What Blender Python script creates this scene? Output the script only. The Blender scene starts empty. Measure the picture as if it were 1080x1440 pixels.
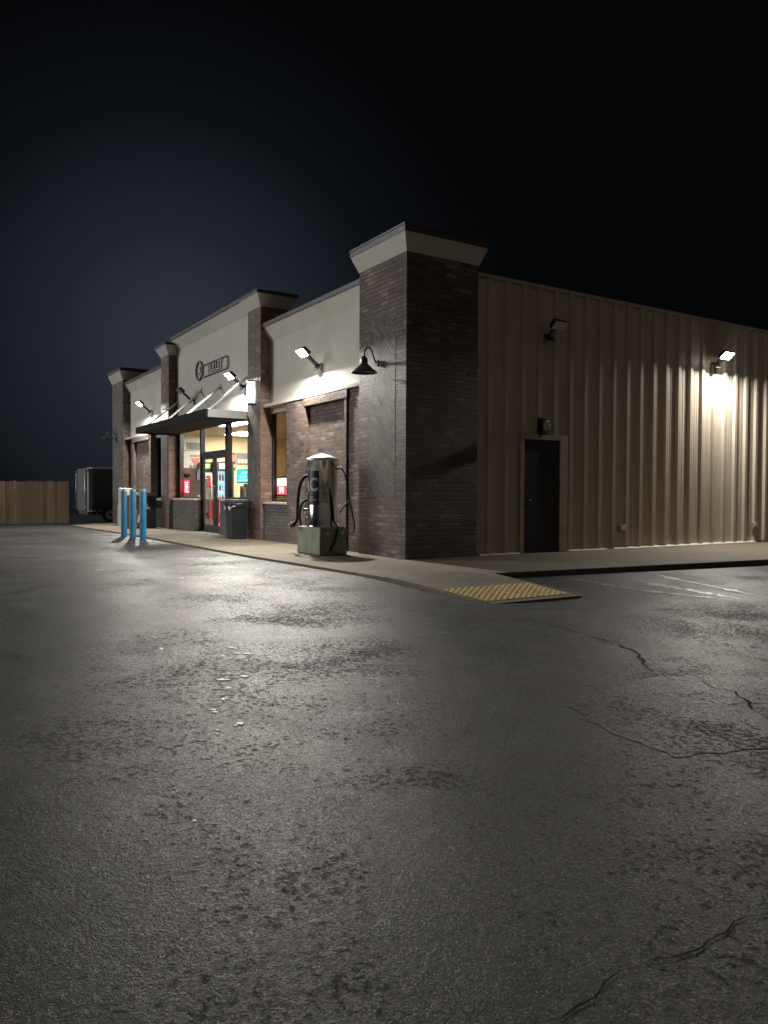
import bpy, bmesh, math, random
from mathutils import Vector, Matrix
random.seed(7)
PI = math.pi
D = bpy.data
scene = bpy.context.scene
COL = scene.collection

# ------------------------------------------------------------------ materials
def new_mat(name):
    m = D.materials.new(name); m.use_nodes = True
    nt = m.node_tree
    b = nt.nodes['Principled BSDF']
    return m, nt, b
def N(nt, t, **kw):
    n = nt.nodes.new(t)
    for k, v in kw.items():
        if k.startswith('i_'):
            n.inputs[k[2:].replace('_', ' ')].default_value = v
        else:
            setattr(n, k, v)
    return n
def Lk(nt, a, ao, b, bi): nt.links.new(a.outputs[ao], b.inputs[bi])
def rgba(c): return (c[0], c[1], c[2], 1.0)
def ramp(nt, stops, interp='LINEAR'):
    r = N(nt, 'ShaderNodeValToRGB'); r.color_ramp.interpolation = interp
    e = r.color_ramp.elements
    while len(e) > 1: e.remove(e[-1])
    e[0].position = stops[0][0]; e[0].color = rgba(stops[0][1])
    for p, c in stops[1:]:
        x = e.new(p); x.color = rgba(c)
    return r
def g(v): return (v, v, v)

def plain(name, col, rough=.5, metal=0.0, var=.15, scale=6.0, bump=.0, bscale=60.0, spec=.5, coat=0.0):
    """procedural paint/metal/plastic: slight tonal noise, roughness noise and optional fine bump"""
    m, nt, b = new_mat(name)
    tc = N(nt, 'ShaderNodeTexCoord')
    no = N(nt, 'ShaderNodeTexNoise'); no.inputs['Scale'].default_value = scale; no.inputs['Detail'].default_value = 6
    Lk(nt, tc, 'Object', no, 'Vector')
    r = ramp(nt, [(.3, [c*(1-var) for c in col]), (.7, [min(1, c*(1+var)) for c in col])])
    Lk(nt, no, 'Fac', r, 'Fac'); Lk(nt, r, 'Color', b, 'Base Color')
    rr = N(nt, 'ShaderNodeMapRange'); rr.inputs['To Min'].default_value = max(.03, rough-.08); rr.inputs['To Max'].default_value = min(1, rough+.1)
    Lk(nt, no, 'Fac', rr, 'Value'); Lk(nt, rr, 'Result', b, 'Roughness')
    b.inputs['Metallic'].default_value = metal
    b.inputs['Specular IOR Level'].default_value = spec
    b.inputs['Coat Weight'].default_value = coat
    if bump:
        n2 = N(nt, 'ShaderNodeTexNoise'); n2.inputs['Scale'].default_value = bscale; n2.inputs['Detail'].default_value = 4
        Lk(nt, tc, 'Object', n2, 'Vector')
        bp = N(nt, 'ShaderNodeBump'); bp.inputs['Strength'].default_value = bump; bp.inputs['Distance'].default_value = .01
        Lk(nt, n2, 'Fac', bp, 'Height'); Lk(nt, bp, 'Normal', b, 'Normal')
    return m
def emit(name, col, strength):
    m, nt, b = new_mat(name)
    b.inputs['Base Color'].default_value = rgba(col)
    b.inputs['Emission Color'].default_value = rgba(col)
    b.inputs['Emission Strength'].default_value = strength
    return m

def brick_mat(name, c1, c2, mortar, rot=0.0, w=.23, h=.076, depth=.02, vari=None):
    m, nt, b = new_mat(name)
    uv = N(nt, 'ShaderNodeUVMap')
    mp = N(nt, 'ShaderNodeMapping'); mp.inputs['Rotation'].default_value = (0, 0, rot)
    Lk(nt, uv, 'UV', mp, 'Vector')
    # slight wobble so that courses are not ruler-straight
    wn = N(nt, 'ShaderNodeTexNoise'); wn.inputs['Scale'].default_value = 9; wn.inputs['Detail'].default_value = 3
    Lk(nt, mp, 'Vector', wn, 'Vector')
    wm = N(nt, 'ShaderNodeMix', data_type='RGBA', blend_type='LINEAR_LIGHT'); wm.inputs['Factor'].default_value = .012
    Lk(nt, mp, 'Vector', wm, 'A'); Lk(nt, wn, 'Color', wm, 'B')
    br = N(nt, 'ShaderNodeTexBrick')
    br.inputs['Scale'].default_value = 1; br.inputs['Brick Width'].default_value = w; br.inputs['Row Height'].default_value = h
    br.inputs['Mortar Size'].default_value = .006; br.inputs['Mortar Smooth'].default_value = .3
    br.inputs['Color1'].default_value = rgba(g(0)); br.inputs['Color2'].default_value = rgba(g(1)); br.inputs['Mortar'].default_value = rgba(g(.5))
    Lk(nt, wm, 'Result', br, 'Vector')
    mid = [(a+bb)/2 for a, bb in zip(c1, c2)]
    vari = vari or [c*1.8 for c in c1]
    cr = ramp(nt, [(0, c2), (.3, mid), (.55, c1), (.76, mid), (.86, vari), (1, [c*.7 for c in c2])])
    Lk(nt, br, 'Color', cr, 'Fac')
    n1 = N(nt, 'ShaderNodeTexNoise'); n1.inputs['Scale'].default_value = 1.1; n1.inputs['Detail'].default_value = 8; n1.inputs['Roughness'].default_value = .7
    Lk(nt, uv, 'UV', n1, 'Vector')
    n2 = N(nt, 'ShaderNodeTexNoise'); n2.inputs['Scale'].default_value = 38; n2.inputs['Detail'].default_value = 5; n2.inputs['Roughness'].default_value = .7
    Lk(nt, uv, 'UV', n2, 'Vector')
    dm = N(nt, 'ShaderNodeMix', data_type='RGBA', blend_type='MULTIPLY'); dm.inputs['Factor'].default_value = 1
    r1 = ramp(nt, [(.3, g(.5)), (.5, g(.95)), (.7, g(1.4))]); Lk(nt, n1, 'Fac', r1, 'Fac')
    Lk(nt, cr, 'Color', dm, 'A'); Lk(nt, r1, 'Color', dm, 'B')
    dm2 = N(nt, 'ShaderNodeMix', data_type='RGBA', blend_type='MULTIPLY'); dm2.inputs['Factor'].default_value = 1
    r2 = ramp(nt, [(.3, g(.6)), (.7, g(1.3))]); Lk(nt, n2, 'Fac', r2, 'Fac')
    Lk(nt, dm, 'Result', dm2, 'A'); Lk(nt, r2, 'Color', dm2, 'B')
    mm = N(nt, 'ShaderNodeMix', data_type='RGBA'); Lk(nt, br, 'Fac', mm, 'Factor')
    Lk(nt, dm2, 'Result', mm, 'A'); mm.inputs['B'].default_value = rgba(mortar)
    Lk(nt, mm, 'Result', b, 'Base Color')
    b.inputs['Roughness'].default_value = .54; b.inputs['Specular IOR Level'].default_value = .4
    # height: per-brick relief + split faces - mortar joints
    h1 = N(nt, 'ShaderNodeMath', operation='MULTIPLY'); h1.inputs[1].default_value = .35; Lk(nt, br, 'Color', h1, 0)
    h2 = N(nt, 'ShaderNodeMath', operation='MULTIPLY_ADD'); h2.inputs[1].default_value = .9; Lk(nt, n2, 'Fac', h2, 0); Lk(nt, h1, 'Value', h2, 2)
    h3 = N(nt, 'ShaderNodeMath', operation='MULTIPLY_ADD'); h3.inputs[1].default_value = -1.3; Lk(nt, br, 'Fac', h3, 0); Lk(nt, h2, 'Value', h3, 2)
    bp = N(nt, 'ShaderNodeBump'); bp.inputs['Strength'].default_value = 1.0; bp.inputs['Distance'].default_value = depth
    Lk(nt, h3, 'Value', bp, 'Height'); Lk(nt, bp, 'Normal', b, 'Normal')
    return m

def asphalt_mat(name, base=.055, lighter=0.0, seed=0.0):
    m, nt, b = new_mat(name)
    tc = N(nt, 'ShaderNodeTexCoord')
    mp = N(nt, 'ShaderNodeMapping'); mp.inputs['Location'].default_value = (seed, seed*.7, 0)
    Lk(nt, tc, 'Object', mp, 'Vector')
    def noise(s, d=6, r=.6, dist=0.0):
        n = N(nt, 'ShaderNodeTexNoise'); n.inputs['Scale'].default_value = s; n.inputs['Detail'].default_value = d
        n.inputs['Roughness'].default_value = r; n.inputs['Distortion'].default_value = dist
        Lk(nt, mp, 'Vector', n, 'Vector'); return n
    big = noise(.22, 8, .6, .6); mid = noise(1.9, 9, .72, .3); fine = noise(170, 3, .6); lump = noise(34, 6, .7)
    # worn, dusty drift
    rb = ramp(nt, [(.34, g(base*.6)), (.5, [base*1.03, base, base*.95]), (.66, [base*1.8+lighter, base*1.72+lighter, base*1.58+lighter])])
    Lk(nt, big, 'Fac', rb, 'Fac')
    rm = ramp(nt, [(.3, g(.6)), (.5, g(1)), (.72, g(1.5))]); Lk(nt, mid, 'Fac', rm, 'Fac')
    m1 = N(nt, 'ShaderNodeMix', data_type='RGBA', blend_type='MULTIPLY'); m1.inputs['Factor'].default_value = 1
    Lk(nt, rb, 'Color', m1, 'A'); Lk(nt, rm, 'Color', m1, 'B')
    # aggregate stones
    vo = N(nt, 'ShaderNodeTexVoronoi'); vo.inputs['Scale'].default_value = 160; Lk(nt, mp, 'Vector', vo, 'Vector')
    sep = N(nt, 'ShaderNodeSeparateColor'); Lk(nt, vo, 'Color', sep, 'Color')
    ra = ramp(nt, [(0, g(.6)), (.5, g(.95)), (.82, g(1.25)), (.93, g(2.0)), (1, g(3.6))]); Lk(nt, sep, 'Red', ra, 'Fac')
    m2 = N(nt, 'ShaderNodeMix', data_type='RGBA', blend_type='MULTIPLY'); m2.inputs['Factor'].default_value = .85
    Lk(nt, m1, 'Result', m2, 'A'); Lk(nt, ra, 'Color', m2, 'B')
    # ravelled pits: dark, in patches
    v2 = N(nt, 'ShaderNodeTexVoronoi'); v2.inputs['Scale'].default_value = 26; v2.inputs['Randomness'].default_value = 1; Lk(nt, mp, 'Vector', v2, 'Vector')
    s2 = N(nt, 'ShaderNodeSeparateColor'); Lk(nt, v2, 'Color', s2, 'Color')
    pm = noise(.9, 5, .6, .5)
    pk = N(nt, 'ShaderNodeMath', operation='MULTIPLY_ADD'); pk.inputs[1].default_value = .62; Lk(nt, pm, 'Fac', pk, 0); Lk(nt, lump, 'Fac', pk, 2)
    rp = ramp(nt, [(.525, g(0)), (.595, g(1))])
    sc = N(nt, 'ShaderNodeMath', operation='MULTIPLY'); sc.inputs[1].default_value = 1/1.62; Lk(nt, pk, 'Value', sc, 0); Lk(nt, sc, 'Value', rp, 'Fac')
    m3 = N(nt, 'ShaderNodeMix', data_type='RGBA'); Lk(nt, rp, 'Color', m3, 'Factor')
    Lk(nt, m2, 'Result', m3, 'A'); m3.inputs['B'].default_value = rgba((.028, .026, .024))
    Lk(nt, m3, 'Result', b, 'Base Color')
    # roughness: worn tracks are a little shinier
    rr = N(nt, 'ShaderNodeMapRange'); rr.inputs['From Min'].default_value = .3; rr.inputs['From Max'].default_value = .7
    rr.inputs['To Min'].default_value = .30; rr.inputs['To Max'].default_value = .50
    Lk(nt, mid, 'Fac', rr, 'Value')
    rv = N(nt, 'ShaderNodeMath', operation='MULTIPLY_ADD'); rv.inputs[1].default_value = .32; Lk(nt, sep, 'Blue', rv, 0)
    rsub = N(nt, 'ShaderNodeMath', operation='SUBTRACT'); rsub.inputs[1].default_value = .10; Lk(nt, rr, 'Result', rsub, 0); Lk(nt, rsub, 'Value', rv, 2)
    rpit = N(nt, 'ShaderNodeMath', operation='MULTIPLY_ADD', use_clamp=True); rpit.inputs[1].default_value = .3; Lk(nt, rp, 'Color', rpit, 0); Lk(nt, rv, 'Value', rpit, 2)
    Lk(nt, rpit, 'Value', b, 'Roughness')
    b.inputs['Specular IOR Level'].default_value = .38
    # bump stack
    # only some stones stand proud of the binder
    msk = ramp(nt, [(.45, g(0)), (.8, g(1))]); Lk(nt, sep, 'Green', msk, 'Fac')
    dd_ = N(nt, 'ShaderNodeMath', operation='SUBTRACT'); dd_.inputs[0].default_value = .55; Lk(nt, vo, 'Distance', dd_, 1)
    d2_ = N(nt, 'ShaderNodeMath', operation='MULTIPLY'); Lk(nt, dd_, 'Value', d2_, 0); Lk(nt, msk, 'Color', d2_, 1)
    a1 = N(nt, 'ShaderNodeMath', operation='MULTIPLY_ADD'); a1.inputs[1].default_value = 1.5
    a0_ = N(nt, 'ShaderNodeMath', operation='MULTIPLY'); a0_.inputs[1].default_value = .45; Lk(nt, fine, 'Fac', a0_, 0)
    Lk(nt, d2_, 'Value', a1, 0); Lk(nt, a0_, 'Value', a1, 2)
    b1 = N(nt, 'ShaderNodeBump'); b1.inputs['Strength'].default_value = .8; b1.inputs['Distance'].default_value = .0022
    Lk(nt, a1, 'Value', b1, 'Height')
    a2 = N(nt, 'ShaderNodeMath', operation='MULTIPLY_ADD'); a2.inputs[1].default_value = -.8
    Lk(nt, rp, 'Color', a2, 0); Lk(nt, lump, 'Fac', a2, 2)
    b2 = N(nt, 'ShaderNodeBump'); b2.inputs['Strength'].default_value = .6; b2.inputs['Distance'].default_value = .008
    Lk(nt, a2, 'Value', b2, 'Height'); Lk(nt, b1, 'Normal', b2, 'Normal')
    b3 = N(nt, 'ShaderNodeBump'); b3.inputs['Strength'].default_value = .6; b3.inputs['Distance'].default_value = .014
    Lk(nt, mid, 'Fac', b3, 'Height'); Lk(nt, b2, 'Normal', b3, 'Normal')
    Lk(nt, b3, 'Normal', b, 'Normal')
    return m

def concrete_mat(name, col):
    m, nt, b = new_mat(name)
    tc = N(nt, 'ShaderNodeTexCoord')
    def noise(s, d=6, r=.6):
        n = N(nt, 'ShaderNodeTexNoise'); n.inputs['Scale'].default_value = s; n.inputs['Detail'].default_value = d; n.inputs['Roughness'].default_value = r
        Lk(nt, tc, 'Object', n, 'Vector'); return n
    a, c, f = noise(.8, 8, .65), noise(6, 8, .7), noise(120, 3, .6)
    r1 = ramp(nt, [(.3, [k*.72 for k in col]), (.55, col), (.75, [k*1.15 for k in col])]); Lk(nt, a, 'Fac', r1, 'Fac')
    r2 = ramp(nt, [(.3, g(.78)), (.6, g(1.1))]); Lk(nt, c, 'Fac', r2, 'Fac')
    mx = N(nt, 'ShaderNodeMix', data_type='RGBA', blend_type='MULTIPLY'); mx.inputs['Factor'].default_value = 1
    Lk(nt, r1, 'Color', mx, 'A'); Lk(nt, r2, 'Color', mx, 'B'); Lk(nt, mx, 'Result', b, 'Base Color')
    b.inputs['Roughness'].default_value = .8
    bp = N(nt, 'ShaderNodeBump'); bp.inputs['Strength'].default_value = .4; bp.inputs['Distance'].default_value = .004
    Lk(nt, f, 'Fac', bp, 'Height'); Lk(nt, bp, 'Normal', b, 'Normal')
    return m

def worn_paint(name, col, cover=.5):
    m, nt, b = new_mat(name); b.inputs['Specular IOR Level'].default_value = .6
    tc = N(nt, 'ShaderNodeTexCoord')
    n1 = N(nt, 'ShaderNodeTexNoise'); n1.inputs['Scale'].default_value = 7; n1.inputs['Detail'].default_value = 9; n1.inputs['Roughness'].default_value = .75
    Lk(nt, tc, 'Object', n1, 'Vector')
    r = ramp(nt, [(cover-.05, g(0)), (cover+.05, g(1))]); Lk(nt, n1, 'Fac', r, 'Fac')
    b.inputs['Base Color'].default_value = rgba(col); b.inputs['Roughness'].default_value = .4
    tr = N(nt, 'ShaderNodeBsdfTransparent'); mx = N(nt, 'ShaderNodeMixShader')
    Lk(nt, r, 'Color', mx, 'Fac'); nt.links.new(tr.outputs[0], mx.inputs[1]); nt.links.new(b.outputs[0], mx.inputs[2])
    nt.links.new(mx.outputs[0], nt.nodes['Material Output'].inputs['Surface'])
    return m

def glass_mat(name, tint=(.95, .96, .95), refl=.22):
    m, nt, b = new_mat(name)
    nt.nodes.remove(b)
    tr = N(nt, 'ShaderNodeBsdfTransparent'); tr.inputs['Color'].default_value = rgba(tint)
    gl = N(nt, 'ShaderNodeBsdfGlossy'); gl.inputs['Roughness'].default_value = .03
    fr = N(nt, 'ShaderNodeFresnel'); fr.inputs['IOR'].default_value = 1.45
    # faint smears on the pane
    tc = N(nt, 'ShaderNodeTexCoord'); no = N(nt, 'ShaderNodeTexNoise'); no.inputs['Scale'].default_value = 3; no.inputs['Detail'].default_value = 5
    Lk(nt, tc, 'Object', no, 'Vector')
    rr = N(nt, 'ShaderNodeMapRange'); rr.inputs['To Min'].default_value = .02; rr.inputs['To Max'].default_value = .08; Lk(nt, no, 'Fac', rr, 'Value'); Lk(nt, rr, 'Result', gl, 'Roughness')
    mu = N(nt, 'ShaderNodeMath', operation='MULTIPLY'); mu.inputs[1].default_value = refl; Lk(nt, fr, 'Fac', mu, 0)
    mx = N(nt, 'ShaderNodeMixShader'); Lk(nt, mu, 'Value', mx, 'Fac')
    nt.links.new(tr.outputs[0], mx.inputs[1]); nt.links.new(gl.outputs[0], mx.inputs[2])
    nt.links.new(mx.outputs[0], nt.nodes['Material Output'].inputs['Surface'])
    return m

def siding_mat():
    m, nt, b = new_mat('tan_siding_paint')
    tc = N(nt, 'ShaderNodeTexCoord')
    mp = N(nt, 'ShaderNodeMapping'); mp.inputs['Scale'].default_value = (1, 5, .35); Lk(nt, tc, 'Object', mp, 'Vector')
    n = N(nt, 'ShaderNodeTexNoise'); n.inputs['Scale'].default_value = 2.2; n.inputs['Detail'].default_value = 7; n.inputs['Roughness'].default_value = .6
    Lk(nt, mp, 'Vector', n, 'Vector')
    r = ramp(nt, [(.3, (.44, .375, .295)), (.55, (.50, .435, .35)), (.8, (.54, .48, .40))]); Lk(nt, n, 'Fac', r, 'Fac'); Lk(nt, r, 'Color', b, 'Base Color')
    rr = N(nt, 'ShaderNodeMapRange'); rr.inputs['To Min'].default_value = .3; rr.inputs['To Max'].default_value = .55; Lk(nt, n, 'Fac', rr, 'Value'); Lk(nt, rr, 'Result', b, 'Roughness')
    n2 = N(nt, 'ShaderNodeTexNoise'); n2.inputs['Scale'].default_value = 1.6; Lk(nt, tc, 'Object', n2, 'Vector')
    bp = N(nt, 'ShaderNodeBump'); bp.inputs['Strength'].default_value = .25; bp.inputs['Distance'].default_value = .02
    Lk(nt, n2, 'Fac', bp, 'Height'); Lk(nt, bp, 'Normal', b, 'Normal')
    return m

def wood_mat():
    m, nt, b = new_mat('weathered_cedar')
    tc = N(nt, 'ShaderNodeTexCoord'); ge = N(nt, 'ShaderNodeNewGeometry')
    mp = N(nt, 'ShaderNodeMapping'); mp.inputs['Scale'].default_value = (14, 14, .7); Lk(nt, tc, 'Object', mp, 'Vector')
    n = N(nt, 'ShaderNodeTexNoise'); n.inputs['Scale'].default_value = 1.5; n.inputs['Detail'].default_value = 8; Lk(nt, mp, 'Vector', n, 'Vector')
    r = ramp(nt, [(.3, (.17, .12, .08)), (.7, (.27, .20, .14))]); Lk(nt, n, 'Fac', r, 'Fac')
    r2 = ramp(nt, [(0, g(.7)), (1, g(1.3))]); Lk(nt, ge, 'Random Per Island', r2, 'Fac')
    mx = N(nt, 'ShaderNodeMix', data_type='RGBA', blend_type='MULTIPLY'); mx.inputs['Factor'].default_value = 1
    Lk(nt, r, 'Color', mx, 'A'); Lk(nt, r2, 'Color', mx, 'B'); Lk(nt, mx, 'Result', b, 'Base Color')
    b.inputs['Roughness'].default_value = .85
    return m

M = {}
M['asphalt'] = asphalt_mat('asphalt', .056)
M['asphalt_patch'] = asphalt_mat('asphalt_patch', .10, .03, 13.0)
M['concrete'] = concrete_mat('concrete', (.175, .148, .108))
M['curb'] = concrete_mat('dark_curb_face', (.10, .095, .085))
M['brick'] = brick_mat('brick_running', (.195, .135, .108), (.105, .079, .067), (.07, .062, .056), vari=(.29, .23, .2))
M['brick_red'] = brick_mat('brick_red', (.23, .145, .11), (.15, .098, .078), (.14, .12, .105), vari=(.34, .24, .19))
M['brick_herring'] = brick_mat('brick_diagonal', (.215, .19, .168), (.115, .102, .092), (.06, .056, .052), rot=PI/4, vari=(.25, .22, .19), w=.2, h=.07)
M['brick_base_shaded'] = brick_mat('brick_base_shaded', (.16, .148, .125), (.11, .10, .088), (.05, .047, .043), vari=(.18, .16, .13))  # greyer, flatter brick colour, painted for the weaker light at the base
M['stucco'] = plain('cream_stucco', (.64, .62, .56), .85, var=.07, scale=1.4, bump=.5, bscale=150)
M['stucco_trim'] = plain('light_trim_stucco', (.62, .58, .52), .8, var=.06, scale=3, bump=.3, bscale=120)
M['flashing'] = plain('dark_metal_flashing', (.045, .042, .045), .45, .3)
M['bronze'] = plain('dark_bronze_aluminium', (.035, .034, .042), .4, .4)
M['canopy'] = plain('canopy_bronze_paint', (.016, .016, .02), .75, 0, spec=.15)
M['canopy_grey'] = plain('canopy_end_grey', (.30, .30, .32), .5)
M['rod'] = plain('white_painted_steel', (.6, .6, .6), .4)
M['black'] = plain('black_paint', (.012, .012, .014), .45)
M['blackplastic'] = plain('black_plastic', (.02, .021, .025), .38, bump=.15, bscale=40)
M['rubber'] = plain('black_rubber', (.015, .015, .015), .6, bump=.3, bscale=80)
M['siding'] = siding_mat()
M['trim_tan'] = plain('tan_trim', (.42, .37, .30), .5)
M['lightstrip'] = plain('painted_light_strip', (.75, .72, .64), .35, .1)
M['doorblack'] = plain('black_door', (.012, .013, .015), .5)
M['blue'] = plain('blue_bollard_paint', (.035, .20, .40), .42, var=.18, scale=9, bump=.15, bscale=30)
M['bluetop'] = plain('pale_blue_top', (.30, .42, .52), .5, var=.25)  # cap colour, paler than the post
M['steel'] = plain('brushed_stainless', (.74, .73, .71), .17, 1.0, var=.08, scale=3)
M['steeltop'] = plain('dome_steel', (.72, .70, .67), .42, .7, var=.1)
M['olive'] = plain('olive_grey_concrete', (.28, .295, .24), .75, var=.2, scale=5, bump=.4, bscale=50)
M['navy'] = plain('navy_decal', (.012, .014, .028), .4)
M['letter'] = plain('decal_grey_letter', (.50, .48, .44), .5)
M['placard'] = plain('worn_white_placard', (.52, .50, .48), .55, var=.12, scale=14)
M['glass'] = glass_mat('store_glass')
M['glass_tint'] = glass_mat('tinted_window_glass', (.50, .45, .38))
M['glass_dark'] = glass_mat('dark_window_glass', (.10, .10, .11))
M['cream'] = plain('cream_interior_wall', (.76, .63, .40), .7, var=.04, scale=1)
M['ceiling'] = plain('ceiling_tile', (.72, .66, .55), .85, var=.05, scale=8)
M['floor'] = plain('store_floor_tile', (.40, .33, .27), .35, var=.1, scale=4)
M['tan_shade'] = plain('tan_window_shade', (.55, .42, .24), .8, var=.12, scale=2)
M['panel'] = emit('ceiling_panel_glow', (1, .95, .82), 60)
M['lamp_lens'] = emit('flood_lens_glow', (1, .97, .90), 60)
M['lens_off'] = plain('unlit_lens', (.35, .35, .33), .25)
M['sconce'] = emit('sconce_glow', (1, .90, .82), 2.6)
M['redled'] = emit('red_led', (1, .006, .02), 22)
M['redled_text'] = emit('red_led_text', (1, .55, .6), 7)
M['whiteled'] = emit('white_led', (.80, .80, 1), 12)
M['pinkled'] = emit('pink_led', (1, .16, .32), 5)
M['digits'] = emit('led_digits', (1, .7, .8), 22)
M['teal'] = emit('teal_screen', (.0, .55, .62), 2.0)
M['cyan'] = emit('cyan_screen', (.35, .95, 1), 1.9)
M['cooler_glow'] = emit('cooler_light', (.55, .85, 1), 1.3)
M['header_glow'] = emit('cooler_header_light', (.9, .92, 1), 2.2)
M['green_glow'] = emit('green_sign_light', (.35, .8, .25), 1.0)
M['white'] = plain('white_paint', (.72, .72, .70), .5, var=.06)
M['offwhite'] = plain('offwhite_plastic', (.62, .62, .60), .5, var=.08)
M['red'] = plain('red_card', (.26, .015, .03), .5)
M['pink'] = plain('faded_red_print', (.60, .25, .22), .6, var=.3, scale=12)
M['yellow_card'] = plain('yellow_card', (.75, .42, .08), .5)
M['oliveb'] = plain('olive_box', (.30, .26, .06), .6)
M['brownbox'] = plain('brown_box', (.24, .15, .11), .7)
M['grey'] = plain('grey_plastic', (.22, .22, .23), .5)
M['dgrey'] = plain('dark_grey_plastic', (.055, .05, .055), .45)
M['sign_grey'] = plain('sign_outline_grey', (.24, .23, .24), .5)
M['sign_letter'] = plain('sign_letter_grey', (.36, .35, .35), .5)
M['maroon'] = plain('maroon_panel', (.10, .03, .035), .4)
M['binbody'] = plain('dark_green_bin', (.025, .035, .035), .45, var=.2)
M['binside'] = plain('olive_yellow_panel', (.20, .19, .08), .6, var=.2)
M['yellowpad'] = plain('yellow_tactile', (.66, .49, .20), .6, var=.18, scale=5, bump=.3)
M['wood'] = wood_mat()
M['trailer'] = plain('dark_trailer_skin', (.075, .075, .083), .55, var=.1, scale=1.2)
M['alu'] = plain('trailer_aluminium', (.62, .63, .66), .35, .6)
M['rim'] = plain('grey_wheel_rim', (.36, .36, .42), .4, .4)
M['crack'] = plain('crack_dark', (.012, .011, .010), .95)  # near-black colour of the crack ribbons
M['spot'] = plain('pale_raised_spot', (.78, .76, .70), .32, spec=.7, var=.2, scale=30)  # pale colour of the near raised spots
M['spot_dull'] = plain('dull_grey_spot', (.42, .40, .36), .4, var=.35, scale=30)  # broken ground reflections put into the colour of the far spots
M['worn'] = worn_paint('worn_white_paint', (.70, .68, .65), .37)
M['worn2'] = worn_paint('very_worn_white_paint', (.66, .64, .61), .45)
M['bottle_w'] = plain('pale_bottle', (.62, .70, .74), .25)
M['bottle_r'] = plain('red_bottle', (.35, .05, .06), .3)
M['bottle_b'] = plain('blue_bottle', (.06, .16, .35), .3)
M['bag'] = plain('black_bin_bag', (.025, .025, .028), .22, bump=.5, bscale=25)

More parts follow.
